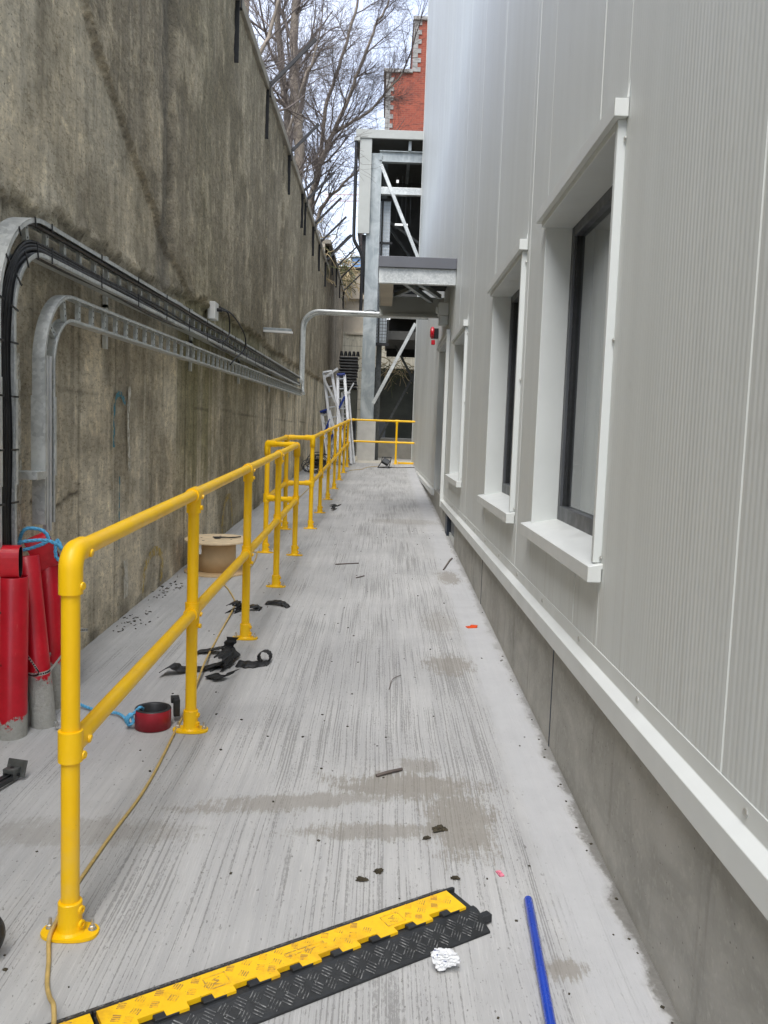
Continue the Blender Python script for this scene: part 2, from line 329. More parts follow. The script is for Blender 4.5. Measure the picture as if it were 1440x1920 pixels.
# ---------------------------------------------------------------- mesh helpers
class MB:
    def __init__(s): s.v = []; s.f = []; s.mi = []; s.sm = []
    def add(s, vs, fs, mi=0, sm=False):
        o = len(s.v); s.v += [tuple(v) for v in vs]; s.f += [tuple(i+o for i in f) for f in fs]
        s.mi += [mi]*len(fs); s.sm += [sm]*len(fs); return s
    def box(s, a, b, mi=0, rot=None, c=None):
        x0, y0, z0 = a; x1, y1, z1 = b
        if x0 > x1: x0, x1 = x1, x0
        if y0 > y1: y0, y1 = y1, y0
        if z0 > z1: z0, z1 = z1, z0
        vs = [Vector(p) for p in ((x0, y0, z0), (x1, y0, z0), (x1, y1, z0), (x0, y1, z0), (x0, y0, z1), (x1, y0, z1), (x1, y1, z1), (x0, y1, z1))]
        if rot is not None:
            cc = Vector(c) if c is not None else Vector(((x0+x1)/2, (y0+y1)/2, (z0+z1)/2))
            vs = [cc+rot @ (v-cc) for v in vs]
        return s.add(vs, [(0, 3, 2, 1), (4, 5, 6, 7), (0, 1, 5, 4), (1, 2, 6, 5), (2, 3, 7, 6), (3, 0, 4, 7)], mi)
    def bar(s, p, q, w, h, mi=0, upv=(0, 0, 1)):
        p = Vector(p); q = Vector(q); d = (q-p).normalized(); u = Vector(upv)
        sd = d.cross(u)
        if sd.length < 1e-4: sd = d.cross(Vector((1, 0, 0)))
        sd.normalize(); u = sd.cross(d)
        vs = []
        for e in (p, q):
            for a, b in ((-1, -1), (1, -1), (1, 1), (-1, 1)): vs.append(e+sd*a*w/2+u*b*h/2)
        return s.add(vs, [(0, 1, 2, 3), (7, 6, 5, 4), (0, 4, 5, 1), (1, 5, 6, 2), (2, 6, 7, 3), (3, 7, 4, 0)], mi)
    def tube(s, pts, r, n=12, mi=0, caps=True, closed=False):
        P = [Vector(p) for p in pts]; m = len(P); rs = r if isinstance(r, (list, tuple)) else [r]*m
        T = []
        for i in range(m):
            a = P[i-1] if (i > 0 or closed) else P[i]; b = P[(i+1) % m] if (i < m-1 or closed) else P[i]
            T.append((b-a).normalized())
        u = T[0].cross(Vector((0, 0, 1)))
        if u.length < 1e-3: u = T[0].cross(Vector((1, 0, 0)))
        u.normalize(); vs = []
        for i in range(m):
            u = (u-T[i]*u.dot(T[i])).normalized(); w_ = T[i].cross(u)
            for k in range(n):
                a = 2*math.pi*k/n; vs.append(P[i]+(u*math.cos(a)+w_*math.sin(a))*rs[i])
        fs = []
        for i in range(m if closed else m-1):
            j = (i+1) % m
            for k in range(n): fs.append((i*n+k, i*n+(k+1) % n, j*n+(k+1) % n, j*n+k))
        s.add(vs, fs, mi, True)
        if caps and not closed:
            s.add(vs[:n], [tuple(range(n-1, -1, -1))], mi); s.add(vs[-n:], [tuple(range(n))], mi)
        return s
    def lathe(s, prof, c=(0, 0, 0), n=32, mi=0, rot=None, cap=True):
        vs = []; c = Vector(c)
        for r, z in prof:
            for k in range(n):
                a = 2*math.pi*k/n; v = Vector((r*math.cos(a), r*math.sin(a), z))
                vs.append(c+(rot @ v if rot is not None else v))
        fs = [(i*n+k, i*n+(k+1) % n, (i+1)*n+(k+1) % n, (i+1)*n+k) for i in range(len(prof)-1) for k in range(n)]
        if cap: fs += [tuple(range(n-1, -1, -1)), tuple(range((len(prof)-1)*n, len(prof)*n))]
        return s.add(vs, fs, mi, False)
    def prism(s, poly, d, mi=0):   # poly: list of 3D points (planar), d: extrusion vector
        n = len(poly); P = [Vector(p) for p in poly]; d = Vector(d)
        return s.add(P+[p+d for p in P], [tuple(range(n-1, -1, -1)), tuple(range(n, 2*n))]+[(i, (i+1) % n, n+(i+1) % n, n+i) for i in range(n)], mi)
WL = {}
def link(name, o, parent=None):
    COL.objects.link(o)
    if parent: o.parent = parent
    return o
def mesh_obj(name, mb, mats, parent=None, bevel=0, seg=2, auto=True, fixn=True):
    if not isinstance(mats, (list, tuple)): mats = [mats]
    V = np.array([tuple(v) for v in mb.v], float)
    if parent is None: org = np.array([V[:, 0].mean(), V[:, 1].mean(), V[:, 2].min()])
    else: org = np.array((V.min(0)+V.max(0))/2)
    me = bpy.data.meshes.new(name); me.from_pydata((V-org).tolist(), [], mb.f)
    for m in mats: me.materials.append(M[m] if isinstance(m, str) else m)
    me.polygons.foreach_set('material_index', mb.mi); me.polygons.foreach_set('use_smooth', mb.sm)
    if fixn:
        bm = bmesh.new(); bm.from_mesh(me); bmesh.ops.recalc_face_normals(bm, faces=bm.faces); bm.to_mesh(me); bm.free()
    me.update()
    o = bpy.data.objects.new(name, me); COL.objects.link(o)
    WL[o.name] = Vector(org)
    if parent: o.parent = parent; o.location = Vector(org)-WL[parent.name]
    else: o.location = Vector(org)
    if bevel:
        b = o.modifiers.new('bevel', 'BEVEL'); b.width = bevel; b.segments = seg; b.limit_method = 'ANGLE'; b.angle_limit = R(40)
        b.harden_normals = False
    return o
def tag(o, label=None, cat=None, group=None, kind=None):
    if label: o['label'] = label
    if cat: o['category'] = cat
    if group: o['group'] = group
    if kind: o['kind'] = kind
    return o
def thing(name, loc, label, cat, group=None):
    o = bpy.data.objects.new(name, None); COL.objects.link(o); o.location = loc; o.empty_display_size = .1
    WL[o.name] = Vector(loc); return tag(o, label, cat, group)
def kids(o): return [c for c in bpy.data.objects if c.parent == o]
def copy_tree(o, loc=None, parent=None, label=None):
    c = o.copy(); COL.objects.link(c); c.parent = parent
    if loc is not None: c.location = loc
    if label: c['label'] = label
    for ch in kids(o): copy_tree(ch, None, c)
    return c
def rz(a): return Matrix.Rotation(a, 3, 'Z')
def smooth_path(pts, n=8):
    P = [Vector(p) for p in pts]; out = []
    Q = [P[0]*2-P[1]]+P+[P[-1]*2-P[-2]]
    for i in range(1, len(Q)-2):
        a, b, c, d = Q[i-1], Q[i], Q[i+1], Q[i+2]
        for k in range(n):
            t = k/n; out.append(.5*((2*b)+(c-a)*t+(2*a-5*b+4*c-d)*t*t+(3*b-a-3*c+d)*t**3))
    out.append(P[-1]); return out
SL = .0362
def gz(y): return SL*min(y, 22.4)

# ---------------------------------------------------------------- value noise
rng = np.random.RandomState(3)
def vn(a, b, seed=0):
    r = np.random.RandomState(seed).rand(256, 256)
    ia = np.floor(a).astype(int); ib = np.floor(b).astype(int); fa = a-ia; fb = b-ib
    fa = fa*fa*(3-2*fa); fb = fb*fb*(3-2*fb)
    g = lambda i, j: r[i % 256, j % 256]
    return (g(ia, ib)*(1-fa)+g(ia+1, ib)*fa)*(1-fb)+(g(ia, ib+1)*(1-fa)+g(ia+1, ib+1)*fa)*fb
def fbm(a, b, o=4, seed=0):
    s = 0; t = 0
    for k in range(o): s = s+vn(a*2**k, b*2**k, seed+k)*.55**k; t += .55**k
    return s/t
def ss(x, a, b): t = np.clip((x-a)/(b-a), 0, 1); return t*t*(3-2*t)

# ================================================================ SETTING
mb = MB(); mb.add([(-600, -400, -1.4), (600, -400, -1.4), (600, 900, -1.4), (-600, 900, -1.4)], [(0, 1, 2, 3)])
tag(mesh_obj('ground', mb, 'soil', fixn=False), kind='structure')
mb = MB(); ys = [-4, 22.4]
mb.prism([(-1.84, -4, -4*SL), (-1.84, 22.4, 22.4*SL), (-1.84, 22.4, -.6), (-1.84, -4, -.6)], (2.7, 0, 0))
tag(mesh_obj('ramp', mb, 'brushed_concrete'), kind='structure')
mb = MB(); mb.box((-1.84, 22.402, -.6), (6, 46, .806)); tag(mesh_obj('landing', mb, 'pale_concrete'), kind='structure')
mb = MB(); mb.box((-60, -8, 4.2), (-2.12, 60, 5.85)); tag(mesh_obj('embankment', mb, 'soil'), kind='structure')

# ---------------------------------------------------------------- retaining wall (left)
XW = -1.809
wall = thing('retaining_wall', (XW-.15, 10, 0), 'tall weathered board-marked concrete retaining wall along the left of the ramp', 'wall')
def build_wall():
    Y = [-2.5]
    while Y[-1] < 36.5: Y.append(Y[-1]+max(.016, .0042*max(Y[-1], 0)))
    Y = np.array(Y); Z = np.arange(-.5, 7.05, .024)
    YY, ZZ = np.meshgrid(Y, Z, indexing='ij')
    e0 = np.interp(YY, [-3, 4, 4.5, 5.7, 6.8, 8.7, 12, 13.6, 19, 27, 37], [2.6, 2.61, 2.66, 2.665, 2.68, 2.8, 2.83, 2.8, 2.9, 3.05, 3.1])+(vn(YY*5, YY*0, 5)-.5)*.05+(vn(YY*17, YY*0, 6)-.5)*.05+(vn(YY*40, YY*0, 16)-.5)*.03
    upper = ss(ZZ, e0-.01, e0+.018)
    dz_ = np.interp(YY, [-3, 3.8, 4.3, 5.05, 5.8, 6.55, 7.6, 7.63], [9, 7.2, 5.4, 3.88, 3.5, 3.14, 2.75, -5])+(vn(YY*8, ZZ*8, 9)-.5)*.06+(vn(YY*22, ZZ*22, 19)-.5)*.018
    rough = ss(ZZ, dz_-.016, dz_+.016)*upper
    # boards: two zones of vertical board marks
    def boards(bw, seed):
        k = np.floor(YY/bw+.3*0); r = np.random.RandomState(seed).rand(400)
        fr = YY/bw-k; off = r[(k.astype(int)) % 400]; groove = np.exp(-((np.minimum(fr, 1-fr)*bw)/.006)**2)
        return off, groove, r[(k.astype(int)*7) % 400]
    o1, g1, t1 = boards(.34, 1); o2, g2, t2 = boards(.62, 2)
    streak = fbm(YY*9, ZZ*.5, 5, 20); st2 = fbm(YY*28, ZZ*1.6, 4, 30); blot = fbm(YY*1.1, ZZ*1.1, 5, 40); blot2 = fbm(YY*3, ZZ*2.4, 5, 50)
    d = np.zeros_like(YY)
    low = 1-upper
    d += low*((o1-.5)*.010-g1*.006)+upper*(1-rough)*((o2-.5)*.008-g2*.005+.03)+rough*(.062+(blot2-.5)*.035)
    d += (fbm(YY*14, ZZ*14, 3, 60)-.5)*(.004+.008*rough)
    crumble = np.exp(-((ZZ-e0-.01)/.05)**2)*ss(YY, 3, 4)*(.35+.65*ss(YY, 14, 6))
    d += crumble*(fbm(YY*13, ZZ*13, 3, 70)-.4)*.085
    for c, wd in ((6.86, .36), (12.3, .12), (14.1, .18), (17.0, .1), (19.8, .2), (22.9, .2), (26, .2), (29.5, .3)):
        band = ss(YY, c-wd/2-.01, c-wd/2+.01)*(1-ss(YY, c+wd/2-.01, c+wd/2+.01))*upper*(.3+.7*ss(ZZ, 2.7, 3.2))
        d -= band*.05
    bandt = sum(np.exp(-((YY-c)/(wd*.55))**4) for c, wd in ((6.86, .36), (12.3, .12), (14.1, .18), (19.8, .2), (22.9, .2), (26, .2), (29.5, .3)))*upper
    # day joints
    jz = 1.76+(np.random.RandomState(5).rand(400)[(np.floor(YY/.68).astype(int)) % 400]-.5)*.04
    on = (np.random.RandomState(6).rand(400)[(np.floor(YY/.68).astype(int)) % 400] > .35)
    jl = np.exp(-((ZZ-jz)/.007)**2)*on*low*.6
    d -= jl*.008
    jl2 = np.exp(-((ZZ-1.13-.03*np.sin(YY*9))/.014)**2)*(YY > 4.4)*(YY < 5.1); d -= jl2*.01
    # colour (real stains, moss and weathering; darker recess bands; shade painted along step edges)
    A = np.array
    tan = A(lin((214, 206, 187))); olive = A(lin((140, 136, 104))); up_l = A(lin((198, 190, 172))); up_r = A(lin((164, 155, 137))); dark = A(lin((118, 114, 106))); pale = A(lin((224, 212, 188)))
    def mixc(c, f, k): return c*(1-f[..., None])+k*f[..., None]
    C = np.zeros(YY.shape+(3,))+tan
    C = mixc(C, upper, up_l); C = mixc(C, rough, up_r)
    C = C*(0.8+.36*np.where(upper > .5, np.where(rough > .5, .5+.3*(t2-.5), t2), t1))[..., None]
    C = mixc(C, ss(streak, .48, .72)*.5*(1-.35*rough), dark)
    C = mixc(C, ss(st2, .6, .8)*.35, pale)
    C = mixc(C, ss(blot, .46, .64)*.6, A(lin((128, 120, 102))))
    C = mixc(C, ss(blot2, .54, .7)*.45, pale)
    green = (np.exp(-((YY-8.4)/.9)**2)*ss(ZZ, .5, 1.4)*.75+np.exp(-((ZZ-2.62)/.5)**2)*ss(YY, 6.5, 8.5)*.5*ss(YY, 17, 11)+np.exp(-((YY-11)/1.5)**2)*.25)*(.45+.9*ss(streak, .3, .6))
    C = mixc(C, np.clip(green*(1-upper*.75), 0, .85), olive)
    C = mixc(C, np.exp(-((ZZ-dz_+.012)/.014)**2)*upper*(YY < 7.6)*.4, A(lin((70, 62, 50))))  # shadow line of the diagonal step, painted into the wall colour
    C = mixc(C, bandt*.75, dark)  # recessed vertical bands get a darker colour
    C = mixc(C, g1*low*.5+g2*upper*(1-rough)*.6, A(lin((60, 56, 46))))
    C = mixc(C, np.clip(jl+jl2, 0, 1)*.8, A(lin((50, 46, 38))))
    C = mixc(C, np.exp(-((ZZ-e0+.02)/.03)**2)*.7*(.4+.6*vn(YY*6, ZZ*6, 90)), A(lin((58, 52, 42))))  # shade beneath the ragged edge, painted as a broken dark band
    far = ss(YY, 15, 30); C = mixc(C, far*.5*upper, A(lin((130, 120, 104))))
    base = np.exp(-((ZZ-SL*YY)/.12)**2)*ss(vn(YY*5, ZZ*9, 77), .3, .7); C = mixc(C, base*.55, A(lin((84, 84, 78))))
    seamw = np.exp(-((YY-6.5-.01*np.sin(ZZ*7))/.014)**2)*(ZZ < 1.95)*(vn(YY*0, ZZ*5, 8) > .25); C = mixc(C, seamw*.85, A(lin((206, 200, 180))))
    seam2 = np.exp(-((YY-10.55)/.03)**2)*(ZZ < 2.2); C = mixc(C, seam2*.5, A(lin((190, 184, 162))))
    V = np.stack([XW+d, YY, ZZ], -1).reshape(-1, 3); nY, nZ = YY.shape
    top = np.where(YY > 25.1, 6.98, 6.16)
    idx = np.arange(nY*nZ).reshape(nY, nZ)
    q = np.stack([idx[:-1, :-1], idx[1:, :-1], idx[1:, 1:], idx[:-1, 1:]], -1).reshape(-1, 4)
    keep = (ZZ[:-1, 1:] <= top[:-1, 1:]+.03).reshape(-1); q = q[keep]
    org = np.array([XW, 10, 0]); me = bpy.data.meshes.new('wall_face'); me.from_pydata((V-org).tolist(), [], q.tolist())
    me.polygons.foreach_set('use_smooth', [True]*len(q))
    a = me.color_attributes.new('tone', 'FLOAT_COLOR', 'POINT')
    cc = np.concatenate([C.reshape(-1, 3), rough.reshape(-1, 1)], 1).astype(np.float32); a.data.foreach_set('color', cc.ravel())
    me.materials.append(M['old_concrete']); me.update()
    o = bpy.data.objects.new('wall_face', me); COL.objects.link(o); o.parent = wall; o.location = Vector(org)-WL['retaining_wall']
build_wall()
mb = MB(); mb.box((-2.12, -2.5, -.5), (-1.87, 25.1, 6.15)); mb.box((-2.12, 25.1, -.5), (-1.87, 36.5, 6.97)); mesh_obj('wall_core', mb, 'blockwork', wall)
mb = MB(); mb.box((-2.14, -2.5, 6.15), (-1.70, 25.1, 6.27)); mb.box((-2.14, 25.103, 6.97), (-1.70, 34.2, 7.09))
simple('coping', (150, 144, 132), .9, var=.2, sc=3, bump=.004)
mesh_obj('coping', mb, 'coping', wall, .008)
def decal(name, mat, pts, wid, x=XW+.018):
    mb = MB(); P = smooth_path([(0, a, b) for a, b in pts], 6)
    L = []; Rr = []
    for i, p in enumerate(P):
        t = (P[min(i+1, len(P)-1)]-P[max(i-1, 0)]).normalized(); nn = Vector((0, -t.z, t.y)); wv = wid*(.7+.5*random.random())*.5
        L.append(Vector((x, p.y, p.z))+nn*wv); Rr.append(Vector((x, p.y, p.z))-nn*wv)
    n = len(P); mb.add(L+Rr, [(i, i+1, n+i+1, n+i) for i in range(n-1)])
    return mesh_obj(name, mb, mat, wall, fixn=False)
decal('paint_mark', 'paint_blue', [(5.95, 1.72), (5.82, 1.78), (5.71, 1.7), (5.7, 1.42)], .045)
decal('paint_mark', 'paint_blue', [(5.83, 1.22), (5.82, .7)], .025)
decal('paint_mark', 'paint_white', [(6.05, 1.84), (6.02, 1.6), (6.06, 1.25)], .06)
decal('paint_mark', 'paint_white', [(5.98, .62), (6.0, .35)], .1)
decal('paint_mark', 'paint_yellow', [(6.42, .28), (6.5, .5), (6.75, .58), (6.98, .5), (6.95, .3)], .07)
decal('paint_mark', 'paint_yellow', [(9.6, .4), (9.75, .72), (10.1, .76), (10.3, .42)], .09)
decal('paint_mark', 'paint_white', [(4.2, 1.9), (4.22, 1.4), (4.22, .95)], .05)

# ---------------------------------------------------------------- fence brackets on the coping
bg = 'black steel fence brackets along the wall top'
names = ['nearest to the camera', 'second from the camera', 'third from the camera', 'fourth from the camera', 'front one of the close-set pair', 'sixth from the camera', 'seventh from the camera', 'last on the lower wall before the step']
def bracket(Y, top, label, arm=.72, low=.66):
    t = thing('fence_bracket', (-1.75, Y, top-low), label, 'bracket', bg)
    mb = MB(); mb.box((-1.772, Y-.028, top-low), (-1.70, Y-.02, top-.02)); mb.box((-1.772, Y-.02, top-low), (-1.762, Y+.028, top-.02)); mb.box((-1.69, Y-.025, top-.1), (-1.68, Y+.025, top+.14)); mb.box((-1.772, Y-.025, top-.1), (-1.68, Y+.025, top-.09)); mesh_obj('upright', mb, 'black_steel', t)
    mb = MB(); a = Vector((-1.685, Y, top+.06)); b = a+Vector((.7, 0, .72)).normalized()*arm
    mb.bar(a, b, .045, .03, upv=(0, 1, 0)); mesh_obj('arm', mb, 'black_steel', t); return t
for (Y, arm), nm in zip([(9.62, .95), (12.0, .85), (14.7, .62), (17.0, .25), (17.62, .75), (19.6, .8), (21.4, .85), (23.6, .95)], names):
    bracket(Y, 6.16, 'black angled fence bracket on the wall top, '+nm, arm)
for Y, nm, arm in [(26.4, 'first beyond the step', .7), (28.6, 'second beyond the step', .9), (30.8, 'third beyond the step', .9), (33.4, 'farthest, at the end of the wall', .9)]:
    bracket(Y, 6.98, 'black angled fence bracket on the raised wall top, '+nm, arm)

# ---------------------------------------------------------------- cable ladders
def ladder_path(Yv, z0, Rc, ztop, slope, Yend, step=.08):
    P = []; z = z0; zc = ztop-Rc
    while z < zc: P.append((Yv, z)); z += step
    for k in range(13):
        a = math.pi-k*math.pi/24; P.append((Yv+Rc+Rc*math.cos(a), zc+Rc*math.sin(a)))
    Y = Yv+Rc+step
    while Y < Yend: P.append((Y, ztop+slope*(Y-Yv-Rc))); Y += .25
    P.append((Yend, ztop+slope*(Yend-Yv-Rc))); return P
def offs(P, d):
    out = []
    for i, p in enumerate(P):
        a = P[max(i-1, 0)]; b = P[min(i+1, len(P)-1)]; t = Vector((b[0]-a[0], b[1]-a[1])).normalized(); out.append((p[0]-t.y*d, p[1]+t.x*d))
    return out
def rail(mb, P, d, x0, x1, flange):
    # channel rail: web spanning x0..x1 with small flanges turned inwards
    s = -1 if d > 0 else 1
    for lo, hi, xa, xb in ((d-.0015, d+.0015, x0, x1), (min(d, d+s*flange), max(d, d+s*flange), x1-.003, x1), (min(d, d+s*flange), max(d, d+s*flange), x0, x0+.003)):
        A = offs(P, lo); B = offs(P, hi); n = len(P); vs = []
        for a, b in zip(A, B): vs += [(xa, *a), (xb, *a), (xb, *b), (xa, *b)]
        fs = [(4*i+k, 4*i+(k+1) % 4, 4*i+4+(k+1) % 4, 4*i+4+k) for i in range(n-1) for k in range(4)]+[(0, 1, 2, 3), (4*n-1, 4*n-2, 4*n-3, 4*n-4)]
        mb.add(vs, fs)
def tray(label, P, half, fl, rstep, xb=-1.775):
    t = thing('cable_ladder', (-1.78, P[0][0], P[0][1]), label, 'cable ladder')
    for s_ in (1, -1):
        mb = MB(); rail(mb, P, s_*half, xb, -1.675, fl); mesh_obj('side_rail', mb, 'galvanised', t)
    # rungs by arclength
    acc = 0; nx = .12; cnt = 0
    for i in range(len(P)-1):
        a = Vector(P[i]); b = Vector(P[i+1]); L = (b-a).length
        while acc+L >= nx and cnt < 100:
            f = (nx-acc)/L; c = a.lerp(b, f); tt = (b-a).normalized(); nn = Vector((-tt.y, tt.x))
            mb = MB(); p = c-nn*(half-.003); q = c+nn*(half-.003)
            xr = -1.735 if half > .08 else -1.705; mb.bar((xr, p.x, p.y), (xr, q.x, q.y), (.034 if half > .08 else .03), .022, upv=(1, 0, 0))
            for h in (-.5, 0, .5):
                e = c+nn*half*h; mb.tube([(xr+.011, e.x, e.y), (xr+.0122, e.x, e.y)], .005, 6, 1)
            mesh_obj('rung', mb, ['galvanised', 'black_plastic'], t); nx += rstep; cnt += 1
        acc += L
    # wall brackets
    for Y in (5.5, 7.9, 10.5, 13.3, 16):
        j = min(range(len(P)), key=lambda k: abs(P[k][0]-Y)); zc = P[j][1]
        mb = MB(); mb.box((-1.80, Y-.02, zc-half-.07), (-1.777, Y+.02, zc+half+.07)); mesh_obj('wall_bracket', mb, 'galvanised', t)
    return t
P1 = ladder_path(3.83, .32, .42, 2.452, .0085, 16.9); tr1 = tray('upper galvanised cable ladder full of black cables', P1, .088, .02, .24)
P2 = ladder_path(4.31, 1.06, .33, 2.175, .0142, 17.35); tr2 = tray('lower galvanised cable ladder, empty', P2, .068, .015, .22, -1.738)
for Pp, t, hf in ((P1, tr1, .088), (P2, tr2, .068)):   # joint couplers on the rails
    for s_ in (1, -1):
        for i0 in (len(Pp)-42, len(Pp)-30, 0):
            if i0 == 0:
                seg = [p for p in Pp if 1.25 < p[1] < 1.78 and abs(p[0]-Pp[0][0]) < .01]
            else: seg = Pp[i0:i0+2]
            if len(seg) < 2: continue
            mb = MB(); rail(mb, seg, s_*(hf+.004), -1.78 if hf > .08 else -1.742, -1.670, .022); mesh_obj('coupler', mb, 'galvanised', t)
mb = MB(); mb.box((-1.805, 4.12, 1.29), (-1.664, 4.232, 1.33)); mb.box((-1.805, 4.08, 1.29), (-1.795, 4.14, 1.33)); mesh_obj('clamp', mb, 'galvanised', tr2, .002)
for y_ in (4.29, 4.335):
    mb = MB(); mb.box((-1.7, y_-.01, 1.02), (-1.68, y_+.01, 1.9)); mesh_obj('strut', mb, 'alu_dull', tr2)
cb = [(.068, .0165, 'outermost'), (-.018, .008, 'thin, third from the inside'), (-.034, .008, 'thin, beside the thick inner pair'), (-.052, .014, 'thick, second from the inside'), (-.08, .017, 'innermost and thickest')]
for k, (o_, r_, nm) in enumerate(cb):
    P = offs(P1, o_); pts = []
    for i, (a, b) in enumerate(P):
        wv = .012*math.sin(a*2.1+k)*min(1, max(0, (a-4.6))) if i else 0
        pts.append((-1.712+.004*math.sin(i*.7+k), a, b+wv*(.5 if k in (0,) else 1)))
    pts = [(-1.66-.03*k, pts[0][1]+.02*k, .14)]+pts+[(-1.70, 17.1, 2.56+o_)]
    mb = MB(); mb.tube(pts, r_, 8)
    tag(mesh_obj('power_cable', mb, 'black_cable'), 'black power cable clipped in the upper cable ladder, '+nm, 'cable', 'black cables in the upper cable ladder')
# cable ties ride on the ladder
for i in range(2, len(P1)-1, 3):
    a = P1[i]; b = P1[i+1]; t_ = Vector((b[0]-a[0], b[1]-a[1])).normalized(); nn = Vector((-t_.y, t_.x)); c = Vector(a)
    if a[0] > 12: break
    mb = MB(); p = c-nn*.1; q = c+nn*(-.02); mb.bar((-1.672, p.x, p.y), (-1.672, q.x, q.y), .009, .004, upv=(1, 0, 0))
    mesh_obj('cable_tie', mb, 'black_plastic', tr1); mb = MB(); p = c+nn*.05; q = c+nn*.094; mb.bar((-1.672, p.x, p.y), (-1.672, q.x, q.y), .009, .004, upv=(1, 0, 0))
    mesh_obj('cable_tie', mb, 'black_plastic', tr1)

# ---------------------------------------------------------------- conduit over the ramp
cnd = thing('conduit', (-1.72, 17.4, 2.3), 'bent galvanised conduit rising from the cable ladders and crossing over the ramp', 'conduit')
for dx, dy, z0, nm in ((0, 0, 2.55, 'pipe'), (.03, .11, 2.33, 'pipe')):
    pts = [(-1.66+dx, 17.1+dy, z0), (-1.70+dx, 17.33+dy, z0+.06), (-1.71+dx, 17.4+dy, z0+.25)]
    pts = smooth_path(pts, 4)+[(-1.71+dx, 17.4+dy, 3.6)]
    Rr = .34
    for k in range(1, 9): a = math.pi-k*math.pi/16; pts.append((-1.71+dx+Rr+Rr*math.cos(a), 17.4+dy, 3.65+Rr*math.sin(a)-dx))
    pts.append((.82, 17.4+dy, 3.97-dx)); mb = MB(); mb.tube(pts, .036, 12); mesh_obj(nm, mb, 'galvanised', cnd)
mb = MB(); mb.tube(smooth_path([(-.9, 17.38, 3.98), (-.6, 17.38, 3.96), (-.35, 17.38, 4.04), (-.15, 17.38, 3.97)], 5), .008, 6); mesh_obj('wire', mb, 'black_cable', cnd)

# socket and light on the wall
t = thing('socket_box', (-1.76, 8.65, 2.62), 'small white socket box on the wall above the cable ladders with a black lead', 'socket')
mb = MB(); mb.box((-1.765, 8.5, 2.64), (-1.69, 8.68, 2.81)); mesh_obj('housing', mb, 'white_plastic', t, .008)
mb = MB(); mb.tube([(-1.69, 8.6, 2.74), (-1.64, 8.6, 2.74)], .018, 10); mesh_obj('plug', mb, 'black_plastic', t)
mb = MB(); mb.tube(smooth_path([(-1.65, 8.6, 2.74), (-1.6, 8.72, 2.72), (-1.6, 8.8, 2.55), (-1.62, 8.7, 2.45), (-1.66, 8.55, 2.42)], 6), .008, 6); mb.tube(smooth_path([(-1.68, 8.68, 2.78), (-1.6, 9.0, 2.74), (-1.56, 9.5, 2.6), (-1.58, 9.6, 2.45), (-1.62, 9.3, 2.33), (-1.66, 9.2, 2.25)], 6), .008, 6); mesh_obj('lead', mb, 'black_cable', t)
t = thing('batten_light', (-1.7, 13.5, 3.4), 'slim grey batten light standing off the wall beside the conduit', 'light')
mb = MB(); mb.bar((-1.80, 12.35, 3.01), (-1.36, 12.35, 3.0), .09, .035); mesh_obj('body', mb, 'galv_dull', t, .004)
mb = MB(); mb.bar((-1.76, 12.33, 2.978), (-1.34, 12.33, 2.965), .05, .03); mesh_obj('diffuser', mb, 'white_plastic', t, .004)

# ================================================================ factory building (right)
XF = .826
bld = thing('factory_building', (4, 10, -.2), 'pale grey metal-clad building with ribbed wall panels along the right of the ramp', 'building')
YF = 24.55; ZT = 16.
mb = MB(); mb.box((XF+.10, -4, .9), (9, YF-.05, ZT)); mb.f = [f for i, f in enumerate(mb.f) if i != 5]; mb.mi = mb.mi[:-1]; mb.sm = mb.sm[:-1]
mb.box((XF+.5, -4, .75), (9, YF-.05, .9))
mesh_obj('core', mb, 'dark_cladding', bld)
wins = [(3.15, 4.64, 1.12, 2.715), (5.26, 6.81, 1.12, 2.70), (8.86, 10.42, 1.12, 2.70), (11.32, 13.4, .64, 2.9)]
joints = [-4.45]
while joints[-1] < YF: joints.append(joints[-1]+1.6)
joints[-1] = YF
for a, b in zip(joints[:-1], joints[1:]):
    a2 = a+.0065; b2 = b-.0065
    ys = sorted({a2, b2} | {y for w_ in wins for y in w_[:2] if a2 < y < b2}); zs_all = sorted({.70, ZT} | {z for w_ in wins for z in w_[2:4] if z > .70})
    mb = MB()
    for y0, y1 in zip(ys[:-1], ys[1:]):
        ym = (y0+y1)/2; run = None
        for z0, z1 in zip(zs_all[:-1], zs_all[1:]):
            zm = (z0+z1)/2; hole = any(w_[0] < ym < w_[1] and w_[2] < zm < w_[3] for w_ in wins)
            if not hole:
                if run: run[1] = z1
                else: run = [z0, z1]
            if hole or z1 == zs_all[-1]:
                if run: mb.box((XF, y0, run[0]), (XF+.08, y1, run[1])); run = None
    mesh_obj('wall_panel', mb, 'cladding', bld, .004, 1)
    if 0 < b < 24: mb = MB(); mb.box((XF+.003, b-.007, 2.95), (XF+.02, b+.007, ZT)); mb.box((XF+.003, b-.007, .72), (XF+.02, b+.007, 1.0 if any(w_[0]-.1 < b < w_[1]+.1 for w_ in wins) else 2.949)); mesh_obj('joint_glint', mb, 'trim_white', bld)  # white strips paint in the skylight caught by panel edges at the joints
mb = MB()
for y0, y1, b in ((-4, 9.45, 0), (10.62, YF, 0)): mb.box((XF, y0, -.6), (XF+.5, y1, .745))
mb.box((XF+.12, 9.45, -.6), (XF+.5, 10.62, .745)); mesh_obj('plinth', mb, 'plinth_concrete', bld, .006)
mb = MB(); mb.box((XF-.003, 3.88, -.1), (XF+.01, 3.89, .62)); mb.box((XF-.003, 6.74, -.1), (XF+.01, 6.75, .62)); mesh_obj('plinth_joint', mb, 'navy_steel', bld)
mb = MB(); mb.box((XF+.01, 9.5, .2), (XF+.02, 9.56, .7)); mb.box((XF+.01, 9.56, .2), (XF+.05, 10.5, .42)); mesh_obj('service_hatch', mb, 'trim_white', bld)
